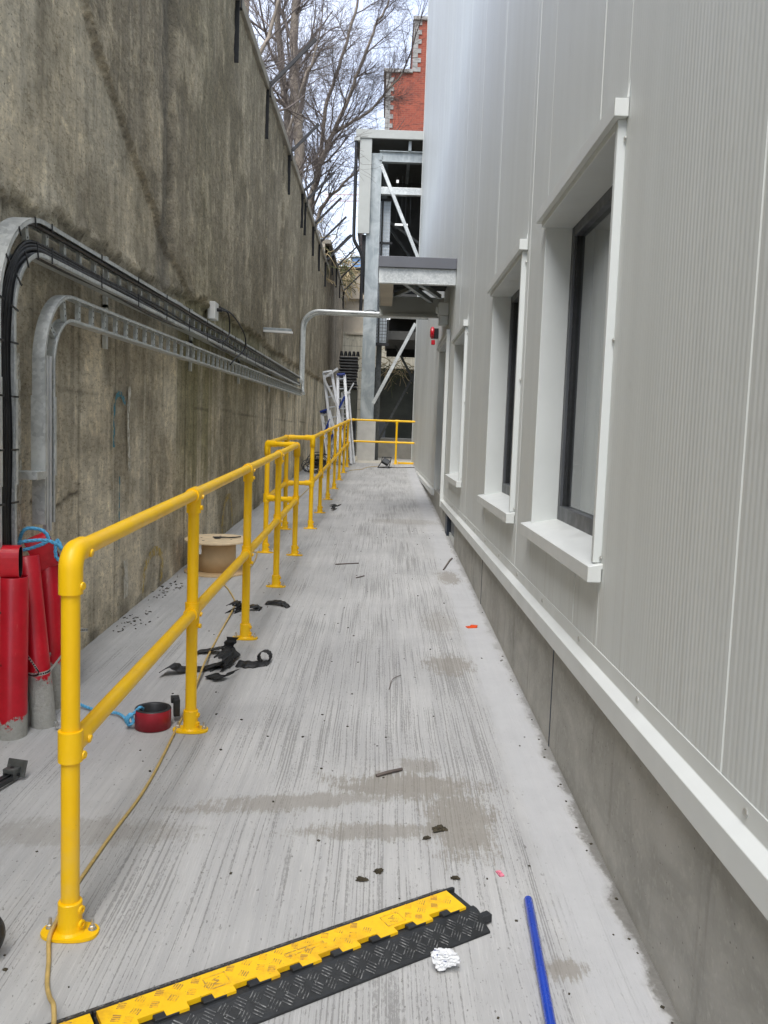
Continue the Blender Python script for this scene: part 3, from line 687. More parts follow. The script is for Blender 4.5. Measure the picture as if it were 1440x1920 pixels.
mb = MB(); mb.box((XF+.025, 9.56, .42), (XF+.06, 10.2, .7)); mesh_obj('hatch_panel', mb, 'slate_panel', bld)
mb = MB(); mb.box((XF-.02, 10.28, .2), (XF+.08, 10.36, .66)); mb.box((XF-.02, 10.36, .2), (XF-.01, 10.56, .66)); mesh_obj('steel_post', mb, 'navy_steel', bld)
# base trim: sloped flashing with lip, plus screws
for y0, y1 in ((-4, 11.30), (13.42, YF)):
    mb = MB(); mb.prism([(XF-.04, y0, .645), (XF-.04, y0, .722), (XF-.004, y0, .742), (XF-.004, y0, .80), (XF+.0, y0, .80), (XF+.0, y0, .645)], (0, y1-y0, 0))
    mesh_obj('base_trim', mb, 'trim_white', bld, .003)
mb = MB(); y = -.6
while y < 24:
    if not 11.3 < y < 13.4: mb.lathe([(.011, 0), (.011, .003), (.006, .006)], (XF-.004, y, .772), 8, rot=Matrix.Rotation(-math.pi/2, 3, 'Y'))
    y += .8
tag(mesh_obj('trim_screws', mb, 'zinc_bolt', bld))
mb = MB(); mb.box((XF-.012, YF, .645), (XF+.1, YF+.01, ZT)); mb.box((XF-.012, YF-.09, .80), (XF-.002, YF, ZT)); mesh_obj('corner_trim', mb, 'trim_white', bld)
def window(Y0, Y1, z0, z1, label, full=False):
    D = .135 if not full else .45
    wn = MB(); x0 = XF-.03
    # jamb trims and linings
    wn.box((x0, Y0-.0, z0), (XF+D, Y0+.03, z1)); wn.box((XF-.006, Y1-.02, z0), (XF+D, Y1, z1))
    wn.box((x0, Y0+.03, z1-.03), (XF+D, Y1-.02, z1+.0))
    wo = mesh_obj('window' if not full else 'recess', wn, 'reveal_grey', bld, .003)
    if label: wo['label'] = label
    mb = MB(); mb.box((x0-.022, Y0-.03, z1), (XF-.002, Y1+.03, z1+.062)); mb.prism([(XF-.012, Y0-.03, z1+.062), (XF-.002, Y0-.03, z1+.062), (XF-.002, Y0-.03, z1+.13)], (0, .004, 0))
    mesh_obj('head_flashing', mb, 'trim_white', wo, .003)
    if not full:
        mb = MB(); mb.prism([(x0-.024, Y0-.03, z0-.07), (x0-.024, Y0-.03, z0-.01), (XF+D, Y0-.03, z0+.025), (XF+D, Y0-.03, z0-.005), (XF-.003, Y0-.03, z0-.02), (XF-.003, Y0-.03, z0-.07)], (0, Y1-Y0+.08, 0))
        mesh_obj('sill', mb, 'trim_white', wo, .003)
    fr = MB(); xg = XF+D
    wd = .062
    for a, b, c, d in ((Y0, Y0+wd, z0, z1), (Y1-wd, Y1, z0, z1), (Y0+wd, Y1-wd, z1-wd*1.3, z1), (Y0+wd, Y1-wd, z0, z0+wd*1.6)): fr.box((xg, a, c), (xg+.07, b, d))
    mesh_obj('frame', fr, 'frame_dark', wo, .004)
    fr = MB(); w2 = wd+.02; f2 = MB()
    for a, b, c, d in ((Y0+wd, Y0+w2, z0+wd*1.6, z1-wd*1.3), (Y1-w2, Y1-wd, z0+wd*1.6, z1-wd*1.3)): f2 = MB(); f2.box((xg+.015, a, c), (xg+.06, b, d)); mesh_obj('glazing_bead', f2, 'black_rubber', wo)
    
    g = MB(); g.box((xg+.03, Y0+w2, z0+wd*1.6), (xg+.036, Y1-w2, z1-wd*1.3)); mesh_obj('pane', g, 'window_glass', wo)
    c = MB(); n = 60; yy = np.linspace(Y0, Y1, n); vs = []
    for y in yy: xx = xg+.14+.012*math.sin(y*55)+.008*math.sin(y*23); vs += [(xx, y, z0), (xx, y, z1)]
    c.add(vs, [(2*i, 2*i+2, 2*i+3, 2*i+1) for i in range(n-1) if not (.42 < i/n < .6)], 0, True); mesh_obj('curtain', c, 'blind', wo, fixn=False)
    mb = MB()
    for z in (z0+.02, (z0+z1)/2+.02, z1-.07): mb.lathe([(.009, 0), (.009, .003), (.005, .006)], (XF-.003, Y0-.012, z), 8, rot=Matrix.Rotation(-math.pi/2, 3, 'Y'))
    mesh_obj('fixing', mb, 'zinc_bolt', wo)
for (a, b, c, d) in wins[:3]: window(a, b, c, d, None)
window(*wins[3], None, True)
# recess: flashing jamb strip running down to the base trim
mb = MB(); mb.box((XF-.05, 11.26, .645), (XF-.004, 11.318, 2.9)); mesh_obj('jamb_trim', mb, 'trim_white', bld, .003)

# fittings on the facade
t = thing('alarm_sounder', (.80, 13.9, 3.2), 'red round alarm sounder with beacon on the cladding', 'alarm')
mb = MB(); mb.lathe([(.0, -.03), (.06, -.028), (.095, -.01), (.1, .01), (.09, .03)], (.72, 13.9, 3.22), 24, rot=Matrix.Rotation(math.pi/2, 3, 'Y')); mesh_obj('sounder_dome', mb, 'red_plastic', t)
mb = MB(); mb.box((.75, 13.84, 3.13), (.822, 13.96, 3.29)); mesh_obj('back_box', mb, 'black_plastic', t, .006)
mb = MB(); mb.box((.715, 13.86, 3.03), (.775, 13.94, 3.11)); mesh_obj('beacon', mb, 'red_plastic', t, .01)
t = thing('junction_box', (.8, 12.5, 3.2), 'white electrical isolator box on the cladding under the deck', 'junction box')
mb = MB(); mb.box((.68, 11.7, 3.2), (.822, 11.86, 3.37)); mesh_obj('housing', mb, 'trim_white', t, .008)
mb = MB(); mb.box((.65, 11.73, 3.23), (.68, 11.8, 3.31)); mesh_obj('lid', mb, 'reveal_grey', t, .006)
mb = MB(); mb.box((.70, 11.72, 3.08), (.82, 11.9, 3.195)); mesh_obj('gland_box', mb, 'reveal_grey', t, .006)
mb = MB(); mb.tube(smooth_path([(.82, 11.95, 3.3), (.80, 11.85, 3.1), (.82, 11.8, 2.97)], 5), .005, 6); mesh_obj('lead', mb, 'white_plastic', t)

# ---------------------------------------------------------------- canopy / deck projecting from the facade
cp = thing('projecting_deck', (.35, 11.7, 3.33), 'steel deck with dark grey fascia projecting from the cladding over the ramp', 'deck')
mb = MB(); mb.box((-.135, 10.66, 3.612), (.824, 10.72, 3.742)); mb.box((-.135, 10.72, 3.612), (-.09, 12.8, 3.742)); mesh_obj('fascia', mb, 'fascia_dark', cp, .004)
mb = MB(); mb.box((-.125, 10.7, 3.44), (.822, 10.71, 3.612)); mb.box((-.125, 10.7, 3.425), (.822, 10.78, 3.44)); mb.box((-.125, 10.71, 3.44), (-.115, 12.8, 3.612)); mesh_obj('edge_channel', mb, 'galvanised', cp, .003)
mb = MB(); mb.box((-.08, 10.8, 3.70), (.822, 12.8, 3.725)); mesh_obj('deck_plate', mb, 'dark_cladding', cp)
mb = MB(); mb.box((-.125, 12.74, 3.305), (.822, 12.83, 3.345)); mb.box((-.125, 12.78, 3.345), (.822, 12.8, 3.6)); mesh_obj('rear_channel', mb, 'fascia_light', cp, .003)
mb = MB(); mb.box((-.11, 10.82, 3.44), (.06, 12.7, 3.46)); mb.box((.04, 10.82, 3.46), (.06, 12.7, 3.65)); mesh_obj('side_panel', mb, 'blockwork', cp)
mb = MB(); mb.bar((.12, 10.85, 3.52), (.62, 12.6, 3.52), .06, .06); mesh_obj('brace', mb, 'galv_dull', cp)
mb = MB(); mb.bar((.62, 11.1, 3.585), (.1, 12.6, 3.585), .05, .05); mesh_obj('brace', mb, 'galv_dull', cp)
mb = MB(); mb.bar((.3, 10.85, 3.52), (.72, 12.2, 3.52), .05, .06); mesh_obj('brace', mb, 'galv_dull', cp)
mb = MB()
for k in range(14): mb.box((.06, 11.0+k*.12, 3.66), (.82, 11.02+k*.12, 3.69))
mesh_obj('grating', mb, 'grey_steel', cp)

# ================================================================ steel stair frame at the end
Ys = 24.85
st = thing('steel_frame', (0, Ys, .8), 'tall galvanised steel braced frame with grey fascia and roof at the end of the ramp', 'steel frame')
def B(name, a, b, mat, bv=.0): mb = MB(); mb.box(a, b); return mesh_obj(name, mb, mat, st, bv)
mb = MB(); mb.box((-.76, Ys-.28, .6), (-.235, Ys+.3, 1.93)); mesh_obj('concrete_pier', mb, 'pier_concrete', st, .01)
mb = MB(); mb.box((-.69, Ys-.16, 1.93), (-.31, Ys-.14, 9.4)); mb.box((-.51, Ys-.14, 1.93), (-.49, Ys+.14, 9.4)); mb.box((-.69, Ys+.14, 1.93), (-.31, Ys+.16, 9.4)); mesh_obj('column', mb, 'galv_dull', st, .003)
mb = MB(); mb.box((-.3, Ys+.6, .8), (-.14, Ys+.62, 9.4)); mb.box((-.23, Ys+.62, .8), (-.21, Ys+.8, 9.4)); mesh_obj('column', mb, 'grey_steel', st)
B('side_fascia', (-.93, Ys-.30, 7.17), (-.60, Ys-.24, 9.75), 'fascia_light', .006)
B('side_fascia', (-.93, Ys-.24, 7.17), (-.90, Ys+5, 9.75), 'fascia_light')
B('roof_edge', (-1.05, Ys-.34, 9.75), (.95, Ys-.26, 9.98), 'fascia_light', .006)
B('roof', (-1.05, Ys-.26, 9.8), (3, Ys+6, 9.97), 'soffit')
mb = MB(); mb.box((-.38, Ys-.1, 9.19), (.95, Ys-.08, 9.47)); mb.box((-.38, Ys-.16, 9.46), (.95, Ys+.02, 9.485)); mb.box((-.38, Ys-.16, 9.185), (.95, Ys+.02, 9.21)); mesh_obj('beam', mb, 'galv_dull', st)
mb = MB(); mb.box((-.34, Ys-.14, 8.3), (.95, Ys+.02, 8.5)); mesh_obj('beam', mb, 'galvanised', st, .01)
mb = MB(); mb.bar((-.33, Ys-.1, 9.1), (.84, Ys-.1, 6.5), .09, .13, upv=(0, 1, 0)); mesh_obj('brace', mb, 'galvanised', st)
mb = MB(); mb.bar((-.33, Ys-.1, 2.45), (.80, Ys-.1, 4.75), .09, .13, upv=(0, 1, 0)); mesh_obj('brace', mb, 'galvanised', st)
mb = MB(); mb.bar((-.2, Ys+2.2, 5.2), (1.1, Ys+2.2, 2.9), .07, .1, upv=(0, 1, 0)); mb.bar((-.2, Ys+2.3, 1.3), (1.3, Ys+2.3, 4.3), .07, .1, upv=(0, 1, 0)); mesh_obj('brace', mb, 'grey_steel', st)
mb = MB()
for x, z0, z1, y in ((.35, 7.1, 8.3, 1.6), (-.05, 6.8, 9.2, 2.4)): mb.bar((x-.9, Ys+y, z1), (x+.9, Ys+y, z0), .07, .14, upv=(0, 1, 0))
for x in (.15, .3, .42, .56): mb.box((x, Ys+1.2, 7.6+.3*x), (x+.012, Ys+1.212, 9.2))
mesh_obj('hanger_rods', mb, 'grey_steel', st)
mb = MB(); mb.box((.12, Ys+1.15, 7.78), (.5, Ys+1.25, 7.82)); mesh_obj('strip_light', mb, 'lamp_white', st)
mb = MB(); mb.box((.12, Ys+1.1, 9.0), (.19, Ys+1.2, 9.06)); mb.box((-.03, Ys+.5, 4.93), (.08, Ys+.6, 4.99)); mesh_obj('lamp', mb, 'lamp_white', st)
B('roof_purlin', (.42, Ys-.2, 9.485), (.5, Ys+3, 9.75), 'galv_dull')
# mesh infill panels; a white panel stands in for daylight behind them
def infill(x0, x1, z0, z1, y, cell=.085, tw=.010, m_='grey_steel'):
    mb = MB(); x = x0
    while x <= x1+.001: mb.box((x-tw/2, y, z0), (x+tw/2, y+.01, z1)); x += cell
    z = z0
    while z <= z1+.001: mb.box((x0, y+.0105, z-tw/2), (x1, y+.018, z+tw/2)); z += cell*1.1
    mesh_obj('mesh_panel', mb, m_, st)
infill(-.385, -.02, 6.3, 8.2, Ys+.2, tw=.006, m_='alu_dull'); infill(-.4, -.02, 4.2, 6.3, Ys+.2, tw=.006, m_='alu_dull'); infill(-.31, .04, 4.25, 5.0, Ys+.1, tw=.012)
B('daylight_panel', (-.40, Ys+.235, 4.2), (-.02, Ys+.25, 8.2), 'mesh_panel')
mb = MB(); mb.box((-.27, Ys+.15, 4.2), (-.22, Ys+.19, 8.2)); mb.box((-.42, Ys+.18, 8.2), (.02, Ys+.22, 8.26)); mb.box((-.42, Ys+.18, 7.0), (.06, Ys+.22, 7.06)); mb.box((-.32, Ys+.08, 4.12), (.06, Ys+.2, 4.2)); mesh_obj('panel_frame', mb, 'black_steel', st)
# dark backdrop wall added for the interior's shade, and floors of the stair enclosure
B('dark_backdrop', (-.42, Ys+4.0, 4.62), (4, Ys+4.1, 9.8), 'dark_cladding')
B('floor_slab', (-.05, Ys+.5, 4.35), (4, Ys+4.0, 4.6), 'dark_cladding')
B('rear_beam', (.0, Ys+3.2, 4.1), (4, Ys+3.3, 4.4), 'black_steel')
B('soffit', (-.05, Ys+.4, 5.55), (4, Ys+4, 5.65), 'dark_cladding')
# gutter downpipe on the frame
mb = MB(); mb.tube(smooth_path([(-1.03, Ys-.28, 9.75), (-1.03, Ys-.28, 8), (-1.03, Ys-.28, 7.2), (-1.0, Ys-.28, 6.95), (-.85, Ys-.26, 6.7), (-.77, Ys-.24, 6.45), (-.77, Ys-.2, 5.9), (-.77, Ys-.2, 5)], 5), .05, 10); mesh_obj('downpipe', mb, 'black_plastic', st)
B('gutter_outlet', (-1.1, Ys-.36, 9.66), (-.93, Ys-.2, 9.76), 'fascia_light', .01)
B('flashing', (-.8, Ys-.12, 6.0), (-.68, Ys+3, 7.17), 'black_steel')
t = thing('drain_pipe', (-.95, 24.2, .8), 'black plastic drain pipe with a bend at its foot beside the concrete pier', 'pipe')
mb = MB(); mb.tube(smooth_path([(-.86, 24.3, 2.0), (-.86, 24.3, 1.5), (-.87, 24.3, 1.15), (-.92, 24.2, 1.0), (-1.08, 24.1, .86)], 6), .065, 12); mesh_obj('pipe', mb, 'black_plastic', t)
mb = MB(); mb.tube([(-.86, 24.3, 1.78), (-.86, 24.3, 1.86)], .075, 12); mesh_obj('collar', mb, 'black_plastic', t)

# ---------------------------------------------------------------- end walls and distance
t = thing('end_wall', (0, 35, .8), 'pale stained concrete wall closing the far end of the passage', 'wall')
mb = MB(); mb.box((-2.3, 34.6, .7), (8, 35.1, 5.6)); mesh_obj('lower_wall', mb, 'endwall', t)
mb = MB(); mb.box((-2.3, 34.72, 5.6), (8, 35.2, 8.05)); mesh_obj('upper_wall', mb, 'blockwork', t)
mb = MB(); mb.box((-2.4, 34.6, 8.05), (8, 35.3, 8.15)); mesh_obj('coping', mb, 'black_steel', t)
mb = MB(); mb.box((-1.6, 34.55, 5.5), (8, 34.6, 5.58)); mb.box((-1.6, 34.58, 6.9), (8, 34.72, 6.95)); mesh_obj('ledge', mb, 'blockwork', t)
mb = MB(); mb.box((-.4, 31.8, .8), (6, 32.0, 4.0))
tag(mesh_obj('hoarding', mb, 'dark_board'), 'dark hoarding below the pale end wall, behind the steel column', 'hoarding')  # plain dark board across the back of the frame
t = thing('low_wall', (1, 28, .8), 'low beige concrete upstand wall behind the yellow end rail', 'wall')
mb = MB(); mb.box((-.3, 28, .8), (5, 28.3, 1.42)); mesh_obj('upstand', mb, 'pale_concrete', t, .01)
mb = MB(); mb.box((-.32, 27.97, 1.42), (5, 28.33, 1.47)); mesh_obj('capping', mb, 'pier_concrete', t, .01)
mb = MB(); mb.box((-.28, 29.2, .8), (.05, 29.6, 2.0)); tag(mesh_obj('plant_box', mb, 'slate_panel', None, .02), 'grey metal cabinet behind the low beige wall', 'cabinet')
t = thing('crate_stack', (-1.3, 26.6, 3.2), 'stack of black ribbed sheets piled high against the end wall', 'stack')
for k in range(11):
    mb = MB(); z = 2.93+k*.09; dx = random.uniform(-.03, .03)
    mb.box((-1.43+dx, 26.2, z), (-.86+dx, 26.85, z+.055)); mesh_obj('sheet', mb, 'black_plastic', t, .012)
mb = MB()
for k in range(5): mb.tube([(-1.37+.125*k, 26.5, 3.93), (-1.37+.125*k, 26.5, 4.07)], [.06, .035], 8)
mesh_obj('top_spikes', mb, 'black_plastic', t)
mb = MB(); mb.box((-1.44, 26.25, .8), (-.85, 26.8, 2.92)); tag(mesh_obj('dark_crate', mb, 'dark_board', None, .02), 'tall dark container carrying the stack of ribbed sheets', 'container')

t = thing('office_building', (1, 60, 5), 'distant low building with a strip of blue glazing above the end wall', 'building')
mb = MB(); mb.box((-2.6, 60, 0), (10, 70, 12.9)); mesh_obj('wall', mb, 'pale_concrete', t)
for k in range(9): mb = MB(); mb.box((-2.55+k*1.2, 59.95, 12.95), (-1.4+k*1.2, 60.1, 13.62)); mesh_obj('pane', mb, 'blue_glass', t)
mb = MB(); mb.box((-2.7, 59.8, 13.62), (10, 70, 13.72)); mb.box((-2.6, 60.1, 12.9), (10, 70, 13.62)); mesh_obj('roof', mb, 'fascia_light', t)

t = thing('brick_building', (5, 72, 0), 'distant red brick building with stepped gable and pale stone quoins', 'building')
yb = 72.; s_ = 72/60
def bx(x): return x*s_
xa, xb, zl, zh = -.62*s_, 1.12*s_, 1.568+(25.88-1.568)*s_, 1.568+(29.3-1.568)*s_
mb = MB(); mb.box((xa, yb, 0), (xb, yb+10, zl)); mb.box((xb, yb, 0), (14, yb+10, zh)); mesh_obj('wall', mb, 'red_brick', t)
mb = MB(); mb.box((xa-.25, yb-.2, zl), (xb+.003, yb+10, zl+.28)); mb.box((xb-.1, yb-.2, zh), (14, yb+10, zh+.28)); mesh_obj('coping', mb, 'quoin_stone', t, .02)
mb = MB(); z = zl-.02; k = 0
while z > 24: mb.box((xa-.04, yb-.06, z-.34), (xa+(.62 if k % 2 else .36), yb+.1, z)); z -= .36; k += 1
mesh_obj('quoins', mb, 'quoin_stone', t); mb = MB(); z = zh-.02
while z > zl+.35: mb.box((xb-.04, yb-.06, z-.34), (xb+(.62 if k % 2 else .36), yb+.1, z)); z -= .36; k += 1
mesh_obj('quoins', mb, 'quoin_stone', t)

t = thing('tower_crane', (-3, 210, 0), 'faint lattice crane jib far off between the tree and the steel frame', 'crane')
mb = MB(); z = 1.568+210*(818-375)/1600-3; xs = -16
for zz in (z, z+1.5): mb.bar((-16, 210, zz), (30, 210, zz+1.2), .18, .18)
for k in range(24): mb.bar((-16+k*1.9, 210, z+k*.05), (-16+(k+.5)*1.9, 210, z+1.5+k*.05), .1, .1); mb.bar((-16+(k+.5)*1.9, 210, z+1.5+k*.05), (-16+(k+1)*1.9, 210, z+k*.05), .1, .1)
mesh_obj('jib', mb, 'crane_steel', t)
mb = MB(); mb.box((22, 209, 0), (23.6, 210.6, z+6)); mesh_obj('mast', mb, 'crane_steel', t)

# ================================================================ trees
def branch_rec(segs, p, d, L, r, lev, rnd, gravity=.0, spread=.55, wig=.12):
    n = max(3, int(L/.28)); step = L/n; pts = [p.copy()]; rs = [r]; dirs = [d.copy()]
    for i in range(n):
        d = (d+Vector((rnd.gauss(0, wig), rnd.gauss(0, wig), rnd.gauss(0, wig)+.012-gravity))).normalized(); p = p+d*step
        pts.append(p.copy()); rs.append(max(.003, r*(1-.75*(i+1)/n))); dirs.append(d.copy())
    segs.append((pts, rs, lev))
    if lev <= 0: return
    nb = {4: 8, 3: 6, 2: 6, 1: 5}.get(lev, 6)
    for k in range(nb):
        f = .18+.8*(k+rnd.random())/nb; i = min(n, int(f*n)); dd = dirs[i]; q = pts[i]
        ax = Vector((rnd.gauss(0, 1), rnd.gauss(0, 1), rnd.gauss(0, 1))); ax = (ax-dd*ax.dot(dd)).normalized()
        nd = (dd+ax*rnd.uniform(spread*.7, spread*1.7)).normalized()
        branch_rec(segs, q, nd, L*rnd.uniform(.5, .85)*(1.1-.3*f), rs[i]*rnd.uniform(.45, .65), lev-1, rnd, gravity+.004, spread, wig*1.1)
def limb(segs, pts, r0_, r1_, lev, rnd, nb=9, Lb=2.2, spread=.7):
    P = smooth_path(pts, 6); n = len(P); rs = [r0_+(r1_-r0_)*i/(n-1) for i in range(n)]
    for i in range(1, n-1): P[i] = P[i]+Vector((rnd.gauss(0, .02), rnd.gauss(0, .02), 0))
    segs.append((P, rs, 5))
    for k in range(nb):
        f = .15+.83*(k+rnd.random())/nb; i = min(n-2, int(f*n)); dd = (P[i+1]-P[i]).normalized()
        ax = Vector((rnd.gauss(0, 1), rnd.gauss(0, 1), rnd.gauss(0, .6))); ax = (ax-dd*ax.dot(dd)).normalized()
        branch_rec(segs, P[i], (dd*.8+ax*rnd.uniform(.5, 1.)*spread).normalized(), Lb*rnd.uniform(.6, 1.2)*(1.15-.4*f), rs[i]*.5, lev, rnd)
    branch_rec(segs, P[-1], (P[-1]-P[-2]).normalized(), Lb*1.2, r1_, lev, rnd)
def tree(label, limbs, seed, base):
    rnd = random.Random(seed); segs = []
    for l in limbs: limb(segs, *l[:1], *l[1:4], rnd, *l[4:])
    t = thing('bare_tree', base, label, 'tree', 'bare trees behind the wall')
    V = {'trunk': ([], [], 'bark'), 'twigs': ([], [], 'twig')}
    for pts, rs, lev in segs:
        if lev == 0: pts = pts[::2]+([pts[-1]] if len(pts) % 2 == 0 else []); rs = rs[::2]+([rs[-1]] if len(rs) % 2 == 0 else [])
        key = 'trunk' if lev >= 4 else 'twigs'; n = 8 if lev >= 4 else (5 if lev >= 2 else 3)
        mb = MB(); mb.tube(pts, rs, n, 0, False); v, f, _ = V[key]; o = len(v); v += mb.v; f += [tuple(i+o for i in q) for q in mb.f]
    for key, (v, f, m) in V.items():
        mb = MB(); mb.v = v; mb.f = f; mb.mi = [0]*len(f); mb.sm = [True]*len(f); mesh_obj(key, mb, m, t, fixn=False)
    return len(segs)
Yt = 24.
tree('bare twin-trunk tree with thick upright stems, left of the others', [
    ([(-2.62, 24, 5.6), (-2.57, 24, 8.9), (-2.74, 24, 11), (-2.72, 24, 13), (-2.5, 24, 16)], .16, .09, 3, 11, 2.4, .9),
    ([(-2.8, 24.2, 5.6), (-2.86, 24.2, 9), (-2.96, 24.3, 10.3), (-3.15, 24.3, 11.7), (-3.3, 24.3, 13), (-3.3, 24.3, 15.5)], .13, .07, 3, 11, 2.4, .9)], 11, (-2.65, 24, 5.85))
tree('bare tree with slender leaning stems fanning out over the wall towards the steel frame', [
    ([(-2.75, 28, 5.8), (-2.65, 28, 8.2), (-2.3, 28, 10), (-1.7, 28, 11.5), (-1.25, 28, 12.7), (-.75, 28, 14.1), (-.3, 28, 15.1)], .10, .03, 3, 12, 1.9, .6),
    ([(-2.75, 28, 5.9), (-2.7, 28.1, 8.3), (-2.45, 28.1, 9.7), (-2.0, 28.1, 10.9), (-1.35, 28.1, 11.4), (-.7, 28.2, 11.9), (.2, 28.2, 13)], .09, .03, 3, 11, 1.9, .6),
    ([(-2.7, 28.2, 6), (-2.6, 28.3, 8.4), (-2.36, 28.3, 10.2), (-2.2, 28.3, 11.8), (-1.75, 28.3, 13.4), (-1.3, 28.2, 15)], .09, .04, 3, 11, 2.0, .6),
    ([(-2.75, 27.8, 6.3), (-2.3, 27.8, 8.4), (-1.62, 27.8, 9.35), (-.9, 27.8, 10.0)], .07, .03, 2, 7, 1.6, .8)], 23, (-2.75, 28, 5.85))
tree('bare tree with dense dark branches right behind the wall, nearest to the camera', [
    ([(-3.2, 17, 5.6), (-3.0, 17, 8.0), (-2.9, 17, 10), (-3.0, 17, 12)], .10, .05, 3, 9, 2.0, .9),
    ([(-2.6, 14.5, 5.8), (-2.45, 14.6, 7.2), (-2.1, 14.8, 8.2), (-1.9, 15.0, 9.2)], .05, .02, 2, 8, 1.5, .9),
    ([(-2.7, 20, 5.8), (-2.5, 20, 7.6), (-2.2, 20, 9), (-1.8, 20, 10.2)], .05, .02, 2, 8, 1.5, .8)], 37, (-2.9, 17, 5.85))
tree('small bare bush of fine twigs at the far end of the wall', [
    ([(-2.6, 31, 6.6), (-2.3, 31, 7.6), (-1.9, 31, 8.6)], .04, .015, 2, 9, 1.3, 1.),
    ([(-2.7, 31.5, 6.6), (-2.5, 31.5, 8.0), (-2.3, 31.5, 9.0)], .04, .015, 2, 9, 1.3, 1.)], 41, (-2.6, 31.2, 6.3))
def tangle(label, c, ext, n, mat, seed, r=.012):
    rnd = random.Random(seed); mb = MB()
    for k in range(n):
        p = Vector([c[i]+rnd.uniform(-1, 1)*ext[i] for i in range(3)]); d = Vector((rnd.gauss(0, 1), rnd.gauss(0, 1), rnd.gauss(.3, .8))).normalized(); pts = [p]
        for j in range(7): d = (d+Vector((rnd.gauss(0, .4), rnd.gauss(0, .4), rnd.gauss(-.18, .3)))).normalized(); p = p+d*.13; pts.append(p)
        mb.tube(pts, r*rnd.uniform(.5, 1.2), 4, 0 if rnd.random() < .65 else 1, False)
    return tag(mesh_obj('dry_creeper', mb, mat, fixn=False), label, 'creeper')
tangle('dry straw-coloured creeper heaped over the far corner of the wall', (-1.75, 34.2, 7.75), (.18, .3, .6), 130, ['dry_stem', 'moss'], 5, .016)
tangle('mossy dry creeper along the far wall coping before the steel frame', (-2.15, 32.0, 7.15), (.15, 1.6, .12), 90, ['moss', 'dry_stem'], 6, .014)
tangle('dry creeper hanging in the gap behind the steel braces', (.35, 31.6, 3.95), (.8, .1, .3), 60, ['dry_stem', 'moss'], 8, .012)
tangle('dry creeper trailing over the wall coping at the feet of the bare trees', (-2.1, 22.5, 6.3), (.12, 2.4, .08), 60, ['dry_stem', 'moss'], 9, .010)

# ================================================================ yellow railing
rl = thing('safety_railing', (-.864, 8, 0), 'yellow tubular safety railing with two rails along the left of the ramp', 'railing')
RR = .0262; XR = -.864; HR = 1.12; HM = .565
def flange_mb(x, y, ang=0):
    mb = MB(); z = gz(y); Rm = rz(ang); n = 28; pr = []
    for k in range(n):
        a = 2*math.pi*k/n; r_ = 1.0
        u = .083*math.copysign(abs(math.cos(a))**.85, math.cos(a)); v = .05*math.copysign(abs(math.sin(a))**.8, math.sin(a)); pr.append(Rm @ Vector((u, v, 0)))
    lo = [Vector((x, y, z))+p for p in pr]; 
    mb.add(lo+[p+Vector((0, 0, .009)) for p in lo], [tuple(range(n-1, -1, -1)), tuple(range(n, 2*n))]+[(i, (i+1) % n, n+(i+1) % n, n+i) for i in range(n)])
    mb.lathe([(.042, .009), (.0365, .016), (.0345, .03), (.0345, .098), (.032, .101), (.0265, .101)], (x, y, z), 24)
    for zz in (.035, .078): mb.lathe([(.0125, 0), (.012, .008), (.006, .009), (.005, .004)], (x+.032, y-.006, z+zz), 12, rot=Matrix.Rotation(math.pi/2, 3, 'Y') @ Matrix.Rotation(.35, 3, 'X'))
    return mb
def bolt_mb(x, y):
    mb = MB(); z = gz(y)+.009
    mb.lathe([(.0125, 0), (.0125, .002)], (x, y, z), 16); mb.lathe([(.0095, .002), (.0095, .010), (.007, .012)], (x, y, z), 6); mb.lathe([(.005, .012), (.005, .028), (.0035, .031)], (x, y, z), 10); return mb
def tee(mb, x, y, z, axis, drop=True, boss=True, r=.0335, L=.045):
    d = Vector(axis).normalized(); c = Vector((x, y, z))
    mb.tube([c-d*L, c+d*L], r, 20)
    if drop: mb.tube([c, c-Vector((0, 0, .085))], r, 20)
    if boss:
        for q, nrm in ((c+d*.03+Vector((.03, 0, -.012)), Vector((1, 0, -.3))), (c+Vector((.032, 0, -.06)), Vector((1, -.2, 0)))):
            nrm.normalize(); mb.tube([q-nrm*.006, q+nrm*.01], .011, 10)
posts = [(XR, 2.372, 'end'), (XR, 3.93, 't'), (XR, 5.52, 't'), (XR, 7.12, 't'), (XR, 8.62, 'corner'), (-1.175, 8.72, 'corner2'), (-1.165, 10.36, 'corner3'), (XR, 10.49, 'corner4'),
         (XR, 12.02, 't'), (XR, 13.7, 't'), (XR, 15.45, 't'), (XR, 17.2, 't'), (XR, 19.0, 't'), (XR, 20.75, 't'), (XR, 22.3, 'corner5'), (.34, 22.3, 'x')]
first = None
for x, y, k in posts:
    z = gz(y); mb = MB(); mb.tube([(x, y, z+.012), (x, y, z+HR-.05)], RR, 24)
    po = mesh_obj('post', mb, 'yellow_paint', rl)
    mesh_obj('base_flange', flange_mb(x, y), 'yellow_paint', po, 0)
    for s_ in (-1, 1): mesh_obj('bolt', bolt_mb(x+s_*.062, y+.01), 'zinc_bolt', po)
def railrun(a, b, name='top_rail', h=HR):
    A = Vector((a[0], a[1], gz(a[1])+h)); Bv = Vector((b[0], b[1], gz(b[1])+h)); mb = MB(); mb.tube([A, Bv], RR, 24)
    return mesh_obj(name, mb, 'yellow_paint', rl)
C = [(XR, 2.372), (XR, 8.62), (-1.175, 8.72), (-1.165, 10.36), (XR, 10.49), (XR, 22.3), (.81, 22.3)]
for i, (a, b) in enumerate(zip(C[:-1], C[1:])):
    a3 = Vector((*a, 0)); b3 = Vector((*b, 0)); d = (b3-a3).normalized()
    a4 = a3+d*.05; b4 = b3-d*.05 if i < 5 else b3
    railrun(a4, b4); railrun(a3+d*.03, b3-d*(.03 if i < 5 else 0), 'mid_rail', HM)
